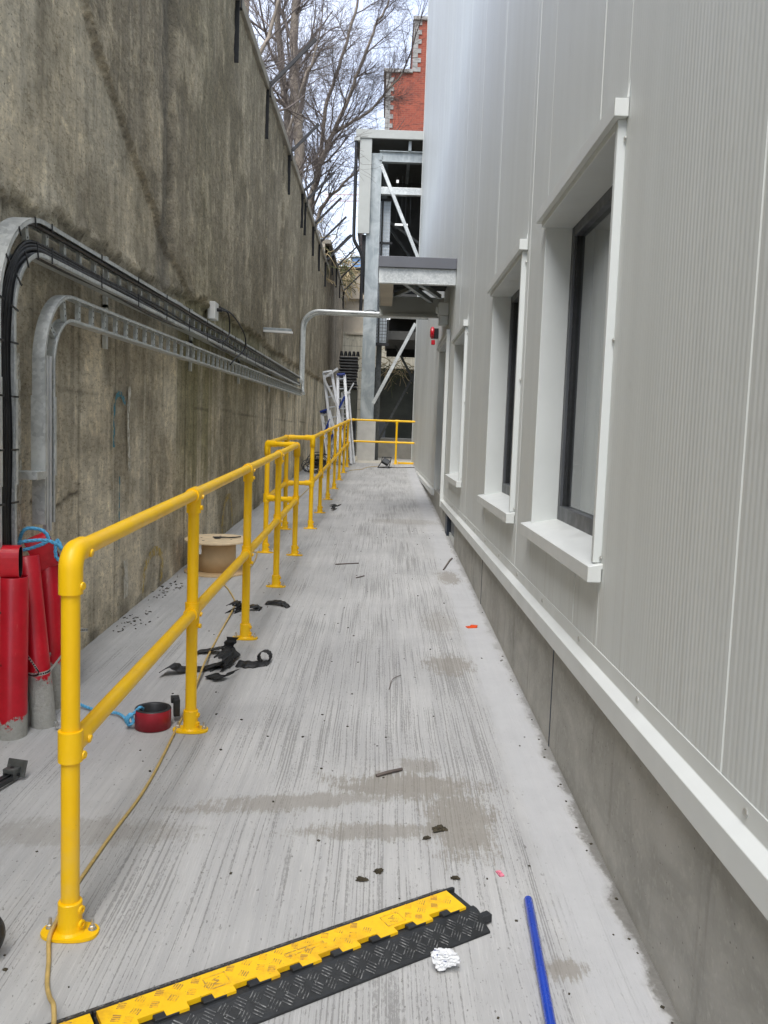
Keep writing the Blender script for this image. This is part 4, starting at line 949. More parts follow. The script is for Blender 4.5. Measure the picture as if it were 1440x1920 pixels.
# fittings
def fit(mb): return mesh_obj('pipe_fitting', mb, 'yellow_paint', rl, 0)
for x, y, k in posts:
    z = gz(y)
    if k == 't': mb = MB(); tee(mb, x, y, z+HR, (0, 1, SL)); fit(mb); mb = MB(); tee(mb, x, y, z+HM, (0, 1, SL), False); mb.tube([(x, y, z+HM-.05), (x, y, z+HM+.05)], .0335, 20); fit(mb)
    elif k == 'x': mb = MB(); tee(mb, x, y, z+HR, (1, 0, 0), True, False); fit(mb); mb = MB(); tee(mb, x, y, z+HM, (1, 0, 0), False, False); mb.tube([(x, y, z+HM-.04), (x, y, z+HM+.04)], .033, 16); fit(mb)
    else:
        dirs = {'end': [(0, 1, SL)], 'corner': [(0, -1, -SL), (-1, .3, 0)], 'corner2': [(1, -.3, 0), (0, 1, SL)], 'corner3': [(0, -1, -SL), (1, .4, 0)], 'corner4': [(-1, -.4, 0), (0, 1, SL)], 'corner5': [(0, -1, -SL), (1, 0, 0)]}[k]
        mb = MB(); c = Vector((x, y, z+HR)); r_ = .0335
        for dd in dirs:
            d = Vector(dd).normalized(); pts = [c+Vector((0, 0, -.115)), c+Vector((0, 0, -.045))]
            for j in range(1, 8): a = j*math.pi/14; pts.append(c+Vector((0, 0, -.045+.045*math.sin(a)))+d*(.045-.045*math.cos(a)))
            pts.append(c+d*.095); mb.tube(pts, r_, 20)
        if k == 'end':
            for q, nrm in ((c+Vector((.03, .075, -.008)), Vector((1, 0, -.2))), (c+Vector((.031, 0, -.092)), Vector((1, -.25, 0)))):
                nrm.normalize(); mb.tube([q-nrm*.006, q+nrm*.004, q+nrm*.007], [.0125, .0125, .0105], 12)
        fit(mb); mb = MB(); c = Vector((x, y, z+HM)); mb.tube([c-Vector((0, 0, .045)), c+Vector((0, 0, .045))], .0345, 20)
        for dd in dirs: d = Vector(dd).normalized(); mb.tube([c, c+d*.085], .0335, 20)
        if k == 'end':
            for q, nrm in ((c+Vector((.033, .06, .0)), Vector((1, 0, -.2))), (c+Vector((.033, 0.01, -.03)), Vector((1, -.25, 0)))):
                nrm.normalize(); mb.tube([q-nrm*.006, q+nrm*.004, q+nrm*.007], [.0125, .0125, .0105], 12)
        fit(mb)

# ================================================================ red ducts
rg = 'red ducts standing out of the ground by the wall'
def red_duct(p0, p1, r, label):
    p0 = Vector(p0); p1 = Vector(p1); d = (p1-p0).normalized(); q = Vector((0, 0, 1)).rotation_difference(d).to_matrix(); L = (p1-p0).length
    mb = MB(); mb.lathe([(r, 0), (r, L-.002), (r-.002, L), (r-.005, L), (r-.006, L-.002), (r-.006, L-.5)], p0, 40, rot=q, cap=False)
    for i in range(len(mb.sm)): mb.sm[i] = True
    return tag(mesh_obj('duct_pipe', mb, 'red_duct', fixn=False), label, 'duct', rg)
red_duct((-1.655, 3.80, .0), (-1.645, 3.80, .875), .067, 'red duct pipe, nearest to the camera, at the left edge')
red_duct((-1.545, 3.93, .02), (-1.66, 3.98, .94), .057, 'red duct pipe leaning left, second from the camera')
red_duct((-1.60, 4.18, .05), (-1.645, 4.20, .89), .056, 'upright red duct pipe behind the leaning one')
red_duct((-1.63, 4.45, .05), (-1.64, 4.45, .86), .05, 'farthest red duct pipe, half hidden behind the yellow post')
def sleeve(c, rx, ry, L, rot, label):
    n = 36; mb = MB(); vs = []; c = Vector(c)
    for j, z in enumerate((-L/2, L/2)):
        for e in (0, .007):
            for k in range(n):
                a = 2*math.pi*k/n; u = math.cos(a); v = math.sin(a); pw = .62
                vs.append(c+rot @ Vector(((rx-e)*math.copysign(abs(u)**pw, u), z, (ry-e)*math.copysign(abs(v)**pw, v))))
    f0 = []; f1 = []
    for k in range(n):
        k2 = (k+1) % n
        f0.append((k, k2, 2*n+k2, 2*n+k)); f1.append((n+k, 3*n+k, 3*n+k2, n+k2)); f0.append((k, n+k, n+k2, k2)); f0.append((2*n+k, 2*n+k2, 3*n+k2, 3*n+k))
    mb.add(vs, f0, 0, False); mb.add(vs, f1, 1, False)
    return tag(mesh_obj('duct_offcut', mb, ['red_fresh', 'black_plastic'], None, fixn=False), label, 'pipe offcut')
simple('red_fresh', (204, 24, 40), .38, var=.12, sc=14)
sleeve((-1.675, 3.79, .94), .058, .075, .13, rz(-1.33), 'short red duct offcut with black lining resting in the nearest duct')
sleeve((-1.655, 4.17, .935), .05, .088, .12, Matrix.Rotation(R(-22), 3, 'Y') @ Matrix.Rotation(R(12), 3, 'X') @ rz(-1.2), 'tilted red duct offcut tied with blue rope in the upright duct')
def rope(pts, r, name, label, mat='blue_rope', closed=False):
    P = smooth_path(pts, 10); mb = MB(); n = len(P)
    for s_ in range(3):
        Q = []
        acc = 0
        for i, p in enumerate(P):
            t_ = (P[min(i+1, n-1)]-P[max(i-1, 0)]).normalized(); u = t_.cross(Vector((.3, .2, 1))).normalized(); v = t_.cross(u)
            if i: acc += (P[i]-P[i-1]).length
            a = acc/(r*5)*2*math.pi/1.6+s_*2*math.pi/3; Q.append(p+(u*math.cos(a)+v*math.sin(a))*r*.52)
        mb.tube(Q, r*.6, 6)
    return tag(mesh_obj(name, mb, mat, fixn=False), label, 'rope')
rope([(-1.70, 4.02, .90), (-1.72, 4.05, 1.0), (-1.69, 4.05, 1.06), (-1.62, 4.08, 1.05), (-1.60, 4.08, 1.0), (-1.68, 4.02, .965), (-1.73, 4.0, .97), (-1.70, 4.0, 1.0), (-1.6, 4.04, 1.01), (-1.54, 4.06, .985), (-1.52, 4.1, .93), (-1.55, 4.12, .90), (-1.575, 4.12, .93), (-1.57, 4.13, 1.0), (-1.535, 4.13, .92), (-1.525, 4.12, .84), (-1.50, 4.12, .79), (-1.47, 4.1, .72)], .0085, 'rope', 'blue rope looped around the tops of the red ducts')
rope([(-1.47, 4.17, .17), (-1.42, 4.14, .165), (-1.33, 4.1, .16), (-1.25, 4.07, .165), (-1.18, 3.98, .165), (-1.155, 3.93, .16), (-1.165, 3.91, .19), (-1.145, 3.92, .215), (-1.13, 3.91, .18), (-1.155, 3.915, .165), (-1.15, 3.9, .2), (-1.13, 3.91, .22), (-1.105, 3.93, .245), (-1.10, 3.97, .225)], .007, 'rope', 'blue rope lying on the ground knotted to the red pipe collar')
# perforated strap
def strap(pts, wd, label):
    P = smooth_path(pts, 10); mb = MB(); vs = []
    for p in P: vs += [p+Vector((0, 0, -wd/2)), p+Vector((0, 0, wd/2))]
    mb.add(vs, [(2*i, 2*i+2, 2*i+3, 2*i+1) for i in range(len(P)-1)])
    for i in range(1, len(P)-1, 2):
        t_ = (P[i+1]-P[i-1]).normalized(); nn = Vector((t_.y, -t_.x, 0)).normalized(); nn = nn if nn.y < 0 else -nn
        mb.tube([P[i]+nn*.0005, P[i]+nn*.0014], .0042, 6, 1)
    return tag(mesh_obj('fixing_strap', mb, ['zinc_bolt', 'black_plastic'], fixn=False), label, 'strap')
strap([(-1.59, 3.83, .50), (-1.555, 3.83, .45), (-1.545, 3.84, .42), (-1.57, 3.85, .405), (-1.60, 3.86, .408), (-1.57, 3.865, .405), (-1.53, 3.89, .41), (-1.52, 3.93, .42), (-1.54, 4.12, .435), (-1.53, 4.16, .44), (-1.56, 4.3, .47), (-1.56, 4.39, .49), (-1.52, 4.42, .49)], .017, 'perforated metal strap tying the red ducts together')
# collar with rope
t = thing('pipe_collar', (-1.05, 3.93, gz(3.93)), 'short red pipe collar lying on the ground with a black rubber block', 'pipe collar')
mb = MB(); c = (-1.05, 3.96, gz(3.96)+.001); mb.lathe([(.08, 0), (.084, .006), (.084, .088), (.08, .092)], c, 40); 
mb = MB(); mb.lathe([(.066, .0), (.084, .0), (.085, .09), (.082, .094), (.072, .094), (.066, .088), (.066, 0)], c, 44, cap=False)
mb.mi = [0 if (i//44) < 2 else 1 for i in range(len(mb.f))]; mb.sm = [True]*len(mb.f); mesh_obj('ring', mb, ['red_collar', 'black_rubber'] if simple('red_collar', (150, 24, 40), .45, var=.1, sc=20) else None, t)
mb = MB(); mb.box((-.975, 4.02, c[2]+.03), (-.945, 4.08, c[2]+.115), 0, rz(.3)); mb.box((-.99, 4.04, c[2]+.09), (-.95, 4.08, c[2]+.12), 0, rz(.3)); mesh_obj('rubber_block', mb, 'black_rubber', t, .004)
# bolt on floor, steel clamp
mb = MB(); mb.tube([(-1.50, 3.93, .155), (-1.475, 3.875, .152)], .007, 8); mb.tube([(-1.505, 3.94, .155), (-1.498, 3.926, .155)], .013, 6)
tag(mesh_obj('anchor_bolt', mb, 'zinc_bolt'), 'loose zinc anchor bolt on the concrete by the red ducts', 'bolt')
t = thing('clamp_bracket', (-1.48, 3.4, gz(3.4)), 'grey steel channel clamp lying on the ground at the left edge', 'clamp')
z0 = gz(3.4); Rm = rz(-.95)
mb = MB(); mb.box((-1.505, 3.05, z0+.03), (-1.485, 3.42, z0+.036)); mb.box((-1.535, 3.05, z0), (-1.515, 3.42, z0+.03)); mb.box((-1.475, 3.05, z0), (-1.455, 3.42, z0+.03)); mesh_obj('channel', mb, 'black_rubber', t, .003)
mb = MB(); mb.box((-1.56, 3.40, z0+.0), (-1.42, 3.415, z0+.11), 0, Matrix.Rotation(-.35, 3, 'X')); mb.box((-1.53, 3.33, z0+.04), (-1.46, 3.41, z0+.07)); mb.box((-1.537, 3.33, z0+.0), (-1.529, 3.41, z0+.07)); mb.box((-1.461, 3.33, z0+.0), (-1.453, 3.41, z0+.07)); mesh_obj('plate', mb, 'grey_steel', t, .004)
mb = MB(); mb.tube([(-1.495, 3.37, z0+.07), (-1.495, 3.37, z0+.073)], .013, 14); mb.tube([(-1.452, 3.37, z0+.03), (-1.445, 3.37, z0+.03)], .012, 10); mesh_obj('rivet', mb, 'black_plastic', t)
t.rotation_euler.z = -.25; t.scale = (.62, .62, .62); t.location = (-1.44, 3.36, gz(3.36)+.01)
# wheel at left edge
t = thing('castor_tyre', (-1.06, 2.22, gz(2.2)), 'dark rubber wheel just showing at the left edge of the frame', 'tyre')
mb = MB(); a = Matrix.Rotation(math.pi/2, 3, 'X') ; mb.lathe([(.03, -.025), (.058, -.028), (.07, -.02), (.074, 0), (.07, .02), (.058, .028), (.03, .025)], (-1.072, 2.24, gz(2.2)+.075), 36, rot=a, cap=False)
mb.sm = [True]*len(mb.f); mesh_obj('tread', mb, 'black_rubber', t)
mb = MB(); mb.lathe([(.03, -.02), (.03, .02)], (-1.072, 2.24, gz(2.2)+.075), 24, rot=a); mesh_obj('hub', mb, 'grey_steel', t)

# ================================================================ cable drum
dc = Vector((-1.47, 7.68, gz(7.68)-.0)); dr = thing('cable_drum', dc, 'empty wooden cable drum standing on end against the wall', 'cable drum')
tilt = Matrix.Rotation(SL, 3, 'X')
mb = MB(); mb.lathe([(.288, .0), (.29, .003), (.29, .012), (.288, .015)], dc, 64, rot=tilt); mesh_obj('bottom_flange', mb, 'hardboard', dr)
mb = MB(); mb.lathe([(.168, .015), (.168, .285)], dc, 64, rot=tilt); mb.sm = [True]*64+[False, False]; mesh_obj('barrel', mb, 'hardboard', dr)
mb = MB(); mb.lathe([(.288, .285), (.29, .288), (.29, .298), (.288, .30)], dc, 64, rot=tilt); mesh_obj('top_flange', mb, 'ply', dr)
mb = MB()
for x, y, r_ in ((0, 0, .03), (.0, .14, .009), (.13, -.03, .009), (-.15, .02, .009), (-.1, -.14, .012), (.12, .12, .007)): mb.lathe([(r_, .3005), (r_, .302)], dc+Vector((x, y, SL*y)), 16)
mesh_obj('hole', mb, 'black_plastic', dr)
mb = MB(); mb.box((-1.68, 7.42, dc.z+.19), (-1.56, 7.425, dc.z+.275)); mb.f = mb.f; mesh_obj('paper_label', mb, 'white_plastic', dr)
mb = MB(); mb.tube(smooth_path([dc+Vector(p) for p in ((-.04, -.02, .315), (.05, .0, .315), (.13, .01, .313), (.2, .06, .316))], 5), .006, 6); mb.tube(smooth_path([dc+Vector(p) for p in ((-.02, -.06, .315), (.08, -.02, .315), (.17, .05, .313))], 5), .005, 6)
tag(mesh_obj('twig', mb, 'black_steel'), 'dark twigs lying on top of the cable drum', 'twigs')

# ================================================================ cables on the ground
def ground_line(pts, r, name, label, mat, cat='cord', lift=0.):
    P = [Vector((x, y, gz(y)+r+lift)) for x, y in pts]; mb = MB(); mb.tube(smooth_path(P, 8), r, 8)
    return tag(mesh_obj(name, mb, mat), label, cat)
P = [(-.72, 1.75, .124), (-.735, 1.9, .129), (-.765, 1.99, .132), (-.80, 2.055, .11), (-.84, 2.14, .088), (-.875, 2.24, .09), (-.905, 2.32, .102), (-.915, 2.40, .104), (-.93, 2.52, .098), (-.928, 2.7, .104), (-.919, 2.96, .113), (-.905, 3.2, .121), (-.906, 3.45, .13), (-.925, 3.83, .145), (-.95, 4.3, .162), (-.97, 4.57, .19), (-.99, 4.85, .215), (-1.03, 5.3, .2), (-1.05, 5.7, .212), (-1.065, 6.17, .24), (-1.1, 6.5, .242), (-1.22, 6.9, .256), (-1.30, 7.15, .263), (-1.28, 7.5, .277), (-1.2, 7.9, .292), (-1.24, 8.6, .317), (-1.33, 9.05, .334), (-1.347, 11.7, .43), (-1.31, 15.2, .556), (-1.28, 17.7, .647), (-1.0, 18.8, .686), (-.7, 19.78, .722), (-.5, 20.1, .733), (-.35, 20.9, .762), (-.1, 21.3, .778)]
P = [Vector((x, y, max(z, gz(y)+.006))) for x, y, z in P]; mb = MB(); mb.tube(smooth_path(P, 8), .0062, 8)
tag(mesh_obj('extension_cord', mb, 'tan_cord'), 'tan extension cord snaking along the foot of the yellow railing', 'cord')
ground_line([(-.1, 20.9), (.1, 21.2), (.35, 21.0), (.6, 21.2), (.8, 21.3)], .008, 'lamp_lead', 'black lead running from the work lamp to the building', 'black_cable')

# ================================================================ cable protector
O = Vector((.235, 2.655, 0)); U = Vector((-.843, -.538, 0)).normalized(); Vv = Vector((.538, -.843, 0)).normalized()
def W(u, v, h): p = O+U*u+Vv*v; return Vector((p.x, p.y, gz(p.y)+h))
pc = W(.8, .13, 0); cpz = thing('cable_protector', pc, 'black rubber cable protector ramp with yellow lids across the foreground', 'cable protector')
prof = [(0, 0), (0, .006), (.012, .011), (.062, .046), (.070, .050), (.078, .050), (.078, .036), (.172, .036), (.172, .044), (.19, .045), (.2, .042), (.247, .012), (.258, .007), (.258, 0)]
def base_part(u0, u1, end):
    mb = MB(); us = np.linspace(u0, u1, 2); n = len(prof)
    vs = [W(u, v, h) for u in (u0, u1) for v, h in prof]
    mb.add(vs, [(i, (i+1) % n, n+(i+1) % n, n+i) for i in range(n)]+[tuple(range(n-1, -1, -1)), tuple(range(n, 2*n))], 0)
    # hinge knuckles between the lid teeth
    u = u0+.06
    while u < u1-.04:
        mb.add(*blockp(u, u+.062, .159, .182, .036, .0515), 0); u += .125
    # tread bars on the slopes
    for zone, (v0, v1) in (('f', (.196, .248)), ('b', (.012, .062))):
        k = 0; u = u0+.03
        while u < u1-.03:
            for j in range(2 if zone == 'f' else 1):
                vc = v0+(v1-v0)*(.27+.5*j) if zone == 'f' else (v0+v1)/2
                ang = .75 if (k+j) % 2 else -.75
                for m in range(4):
                    off = (m-1.5)*.0085; L = .0145
                    du, dv = math.cos(ang), math.sin(ang)*.85; pu, pv = -math.sin(ang), math.cos(ang)*.85
                    a = (u+pu*off-du*L, vc+pv*off-dv*L); b = (u+pu*off+du*L, vc+pv*off+dv*L)
                    mb.bar(W(*a, hp(a[1])+.001), W(*b, hp(b[1])+.001), .0032, .0032, 1)
            k += 1; u += .042
    if end:
        for i, (v0, v1) in enumerate(((.196, .222),)): mb.add(*blockp(-.035, .0, v0, v1, .006, .03), 0)
    return mesh_obj('rubber_base', mb, ['black_rubber', 'rubber_tread'], cpz, .0015, 1)
def hp(v):
    for (a, b), (c, d) in zip(prof[:-1], prof[1:]):
        if a <= v <= c and c > a and v not in (.078,): return b+(d-b)*(v-a)/(c-a)
    return .045
def blockp(u0, u1, v0, v1, h0, h1):
    return [W(u, v, h) for h in (h0, h1) for u, v in ((u0, v0), (u1, v0), (u1, v1), (u0, v1))], [(0, 3, 2, 1), (4, 5, 6, 7), (0, 1, 5, 4), (1, 2, 6, 5), (2, 3, 7, 6), (3, 0, 4, 7)]
def lid(u0, u1):
    mb = MB(); vA, vB, vC = .079, .161, .180
    out_ = [(u0, vA), (u0, vB)]; u = u0
    # toothed front edge interlocking with the knuckles
    k = u0+.06-.0
    cur = u0; pts = [(u0, vC)]
    while k < u1-.04:
        pts += [(k-.002, vC), (k-.002, vB-.004), (k+.064, vB-.004), (k+.064, vC)]; k += .125
    pts += [(u1, vC)]
    # top as strips
    cuts = sorted({u0, u1} | {p[0] for p in pts})
    for a, b in zip(cuts[:-1], cuts[1:]):
        if b-a < 1e-5: continue
        m = (a+b)/2; rel = (m-(u0+.06-.002)) % .125; notch = rel < .066 and m > u0+.058 and (m-rel+.002) < u1-.04
        mb.add(*blockp(a, b, vA, vB-.004, .0385, .0525), 0)
        if not notch: mb.add(*blockp(a, b, vB-.004, vC, .0385, .0525), 0)
    bm_ = bmesh.new(); me = bpy.data.meshes.new('tmp'); me.from_pydata([tuple(v) for v in mb.v], [], mb.f); bm_.from_mesh(me)
    bmesh.ops.remove_doubles(bm_, verts=bm_.verts, dist=1e-5)
    seen = {}
    for f in list(bm_.faces):
        key = tuple(sorted(v.index for v in f.verts)); seen.setdefault(key, []).append(f)
    bm_.verts.index_update(); seen = {}
    for f in bm_.faces: seen.setdefault(tuple(sorted(v.index for v in f.verts)), []).append(f)
    bmesh.ops.delete(bm_, geom=[f for fs in seen.values() if len(fs) > 1 for f in fs], context='FACES_ONLY')
    bm_.to_mesh(me); bm_.free(); m2 = MB(); m2.add([v.co.copy() for v in me.vertices], [tuple(p.vertices) for p in me.polygons], 0); bpy.data.meshes.remove(me)
    # raised tread marks in alternating groups
    k = 0; u = u0+.035
    while u < u1-.03:
        for j in range(3):
            vc = vA+.014+.028*j+(.0 if k % 2 else .008)
            if vc > vC-.012 or (vc > vB-.016 and ((u-(u0+.045)) % .125) < .09): continue
            if (k+j) % 2 and not (.24 < (u-u0) % .5 < .30):
                ang = .75 if (k//2+j) % 2 else -.6
                for m in range(4):
                    off = (m-1.5)*.0065; L = .010; du, dv = math.cos(ang), math.sin(ang); pu, pv = -math.sin(ang), math.cos(ang)
                    a = W(u+pu*off-du*L, vc+pv*off-dv*L, .0530); b = W(u+pu*off+du*L, vc+pv*off+dv*L, .0530); m2.bar(a, b, .0026, .0022, 1)
        k += 1; u += .024
    # square emblem outlines with a small zigzag, and a worn name bar outline
    for uc in (u0+.23, u0+.78):
        if uc+.04 < u1:
            q = [(uc-.03, .098), (uc+.03, .098), (uc+.03, .146), (uc-.03, .146)]
            for a, b in zip(q, q[1:]+q[:1]): m2.bar(W(*a, .0532), W(*b, .0532), .003, .0022, 1)
            zg = [(uc-.012, .108), (uc+.010, .114), (uc-.006, .122), (uc+.012, .130), (uc-.008, .138)]
            for a, b in zip(zg[:-1], zg[1:]): m2.bar(W(*a, .0532), W(*b, .0532), .003, .002, 1)
    uc = u0+.52; q = [(uc-.06, .112), (uc+.06, .112), (uc+.06, .126), (uc-.06, .126)]
    if uc+.06 < u1:
        for a, b in zip(q, q[1:]+q[:1]): m2.bar(W(*a, .0532), W(*b, .0532), .0028, .0022, 1)
    return mesh_obj('yellow_cover', m2, ['yellow_lid', 'lid_tread'], cpz)
base_part(0.0, 1.118, True); base_part(1.122, 2.0, False)
lid(.035, 1.112); lid(1.128, 1.98)

# ================================================================ loose items
mb = MB(); a = Vector((.513, 2.60, gz(2.6)+.0145)); b = Vector((.425, 1.2, gz(1.2)+.0145)); mb.tube([a, a+(b-a)*.004, b], [.0125, .0145, .0145], 24)
tag(mesh_obj('blue_pipe', mb, 'blue_pipe'), 'straight blue plastic pipe lying on the ramp beside the cladding', 'pipe')
def crumple(c, r, mat, name, label, cat, seed, sub=4, sharp=.5, sc=(1, 1, 1)):
    rnd = random.Random(seed); bm = bmesh.new(); bmesh.ops.create_icosphere(bm, subdivisions=sub, radius=1)
    dirs = [(Vector((rnd.gauss(0, 1), rnd.gauss(0, 1), rnd.gauss(0, 1))).normalized(), rnd.uniform(.45, 1.0)) for _ in range(26)]
    mb = MB(); vs = []
    for v in bm.verts:
        n_ = v.co.normalized(); d = 1.15
        for dd, h in dirs:
            c_ = n_.dot(dd)
            if c_ > .2: d = min(d, h*.9/c_)
        d *= 1+rnd.uniform(-.08, .12)*sharp; p = n_*d*r; vs.append(Vector((p.x*sc[0], p.y*sc[1], p.z*sc[2]))+Vector(c))
    mb.add(vs, [tuple(v.index for v in f.verts) for f in bm.faces]); bm.free()
    return tag(mesh_obj(name, mb, mat), label, cat)
crumple((.222, 2.27, gz(2.27)+.034), .055, 'paper', 'crumpled_paper', 'crumpled white paper ball beside the cable protector', 'litter', 3, 4, 1.4, (1, .9, .75))
lg = 'clumps of dirt and moss on the ramp'
for x, y, r_, s1, lab in ((-.014, 2.70, .018, 1, 'dark moss clump, left of the pair behind the cable protector'), (.034, 2.755, .02, 2, 'dark moss clump, right of the pair behind the cable protector'), (.29, 2.73, .017, 3, 'dark moss clump by the tip of the cable protector'), (.26, 3.06, .03, 4, 'larger brown dirt clump in the damp stain'), (.21, 2.99, .016, 5, 'small brown dirt clump beside the larger one in the damp stain'), (.555, 2.52+.3, .006, 6, 'tiny black crumb by the plinth side of the stain')):
    crumple((x, y, gz(y)+.004), r_, 'mud', 'moss_clump', lab, 'dirt', s1, 3, 3.5, (1.2, 1, .4))
def twig(pts, r, label): P = [Vector((x, y, gz(y)+h)) for x, y, h in pts]; mb = MB(); mb.tube(smooth_path(P, 4), r, 6); return tag(mesh_obj('twig', mb, 'twig'), label, 'twig')
twig([(.02, 3.49, .006), (.07, 3.52, .01), (.13, 3.56, .008)], .007, 'short thick brown twig beyond the damp stain')
twig([(-.42, 8.18, .006), (-.3, 8.24, .006), (-.2, 8.28, .006)], .006, 'thin dark stick lying level with the third railing post')
twig([(-.2, 7.58, .005), (-.13, 7.66, .01)], .005, 'very short dark stick on the ramp')
twig([(.62, 8.1, .005), (.72, 8.6, .01), (.75, 8.7, .01)], .008, 'dark stick by the plinth beneath the far window')
twig([(.08, 4.6, .004), (.1, 4.75, .012), (.15, 4.85, .006)], .002, 'fine curled twig in the middle of the ramp')
mb = MB(); mb.box((.64, 5.98, gz(6)), (.71, 6.02, gz(6)+.008), 0, rz(.3)); mb.box((.67, 5.99, gz(6)+.008), (.72, 6.03, gz(6)+.014), 0, rz(-.2)); tag(mesh_obj('orange_scrap', mb, 'orange_scrap'), 'small bright orange scrap beside the plinth', 'litter')
mb = MB(); mb.box((.437, 2.75, gz(2.75)), (.455, 2.785, gz(2.75)+.005), 0, rz(.3)); tag(mesh_obj('sweet_wrapper', mb, 'pink_scrap', None, .001), 'tiny pink and white wrapper on the ramp', 'litter')
mb = MB(); rnd = random.Random(9)
for k in range(190):
    x = rnd.uniform(-1.2, .8); y = 1.9+rnd.random()**1.6*9; s_ = rnd.uniform(.0018, .0045)
    if rnd.random() < .25: x = .81-rnd.random()*.03; s_ *= .9
    if rnd.random() < .15: x = -1.78+rnd.random()*.1; y = rnd.uniform(5.5, 9); s_ *= 1.3
    z = gz(y); a = rnd.random()*6
    mb.box((x-s_, y-s_*1.3, z-.001), (x+s_, y+s_*1.3, z+s_*.9), 0, rz(a))
tag(mesh_obj('grit', mb, 'mud'), 'scattered crumbs of grit and dirt on the ramp', 'grit', kind='stuff')
for nm, (cx, cy), s1 in (('leaf and dirt litter at the wall foot beside the drum', (-1.72, 6.9), 1), ('leaf litter at the wall foot behind the nearest post', (-1.70, 5.85), 2)):
    rnd = random.Random(s1); mb = MB()
    for k in range(26):
        x = cx+rnd.gauss(0, .05); y = cy+rnd.gauss(0, .14); z = gz(y)+.004; q_ = rnd.uniform(.3, .9); mb.box((x-.008*q_, y-.014*q_, z), (x+.008*q_, y+.014*q_, z+.003), 0, Matrix.Rotation(rnd.random()*6, 3, 'Z') @ Matrix.Rotation(rnd.uniform(-.5, .5), 3, 'X'))
    tag(mesh_obj('leaf_litter', mb, 'mud'), nm, 'litter', kind='stuff')
# membrane scraps: curled strips
def strip(pts, wd, side, n_=6, mb=None, th=.003):
    P = smooth_path(pts, n_); sd = Vector(side).normalized(); vs = []
    for i, p in enumerate(P):
        w_ = wd*(.9+.15*math.sin(i*1.7)); vs += [p-sd*w_/2, p+sd*w_/2]
    mb.add(vs, [(2*i, 2*i+2, 2*i+3, 2*i+1) for i in range(len(P)-1)], 0, True)
def curl(c, r, a0, a1, n=14, tilt=0): return [Vector(c)+Vector((r*math.cos(a0+(a1-a0)*k/n), 0, r*math.sin(a0+(a1-a0)*k/n))) for k in range(n+1)]
def scrap_obj(mb, mat, label, name='rubber_offcut'):
    o = tag(mesh_obj(name, mb, mat, fixn=False), label, 'offcut'); s_ = o.modifiers.new('thick', 'SOLIDIFY'); s_.thickness = .004; return o
z = gz(5.0); mb = MB()
strip([(-1.2, 4.72, z+.02), (-1.15, 4.74, z+.045), (-1.1, 4.78, z+.012), (-1.0, 4.84, z+.006), (-.88, 4.9, z+.03), (-.84, 4.92, z+.012)], .12, (.15, 1, 0), mb=mb)
strip([(-1.1, 5.15, z+.02), (-1.02, 5.18, z+.028), (-.95, 5.15, z+.05), (-.89, 5.08, z+.07), (-.83, 5.05, z+.02)], .1, (.2, 1, 0), mb=mb)
scrap_obj(mb, 'membrane', 'flat black rubber membrane offcut under the tan cord')
mb = MB(); strip([Vector(p)+Vector((0, 0, 0)) for p in curl((-.9, 4.88, z+.04), .045, -2.4, 1.9)], .16, (.25, 1, .1), mb=mb, n_=2)
strip([(-.93, 4.72, z+.004), (-.85, 4.66, z+.01), (-.8, 4.72, z+.03)], .1, (.6, 1, 0), mb=mb)
scrap_obj(mb, 'membrane', 'curled black rubber offcut in the middle of the heap by the third post')
mb = MB(); strip([(-.93, 5.15, z+.0), (-.90, 5.12, z+.07), (-.87, 5.1, z+.13)], .09, (1, -.5, .1), mb=mb); scrap_obj(mb, 'membrane', 'upright black rubber flap standing behind the heap')
mb = MB(); strip(curl((-.665, 5.02, z+.036), .034, -1.4, 4.2, 20), .06, (.2, 1, 0), mb=mb, n_=2); strip([(-.82, 4.95, z+.008), (-.74, 4.93, z+.012), (-.66, 4.97, z+.006), (-.63, 5.0, z+.02)], .09, (.1, 1, .25), mb=mb); scrap_obj(mb, 'membrane', 'rolled black rubber offcut to the right of the third post')
z = gz(6.25); mb = MB(); strip(curl((-1.06, 6.2, z+.03), .04, -2.6, 2.4, 16), .1, (.5, 1, .2), mb=mb, n_=2); strip([(-1.0, 6.25, z+.02), (-.93, 6.28, z+.035), (-.87, 6.3, z+.01)], .08, (.2, 1, .2), mb=mb); scrap_obj(mb, 'glossy_scrap', 'shiny black plastic scrap on the tan cord in front of the drum')
mb = MB(); strip([(-.86, 6.5, z+.02), (-.78, 6.48, z+.035), (-.72, 6.45, z+.03), (-.67, 6.4, z+.005)], .09, (.15, 1, .1), mb=mb); scrap_obj(mb, 'membrane', 'small flat black scrap just right of the third post')
z = gz(12.7); mb = MB(); strip([(-.76, 12.9, z+.02), (-.72, 12.8, z+.04), (-.66, 12.85, z+.01), (-.62, 12.95, z+.03)], .14, (.3, 1, 0), mb=mb); strip([(-.7, 12.3, z+.01), (-.68, 12.45, z+.04), (-.67, 12.6, z+.02)], .06, (1, .2, 0), mb=mb); scrap_obj(mb, 'membrane', 'far black rubber scrap beside the distant railing posts')

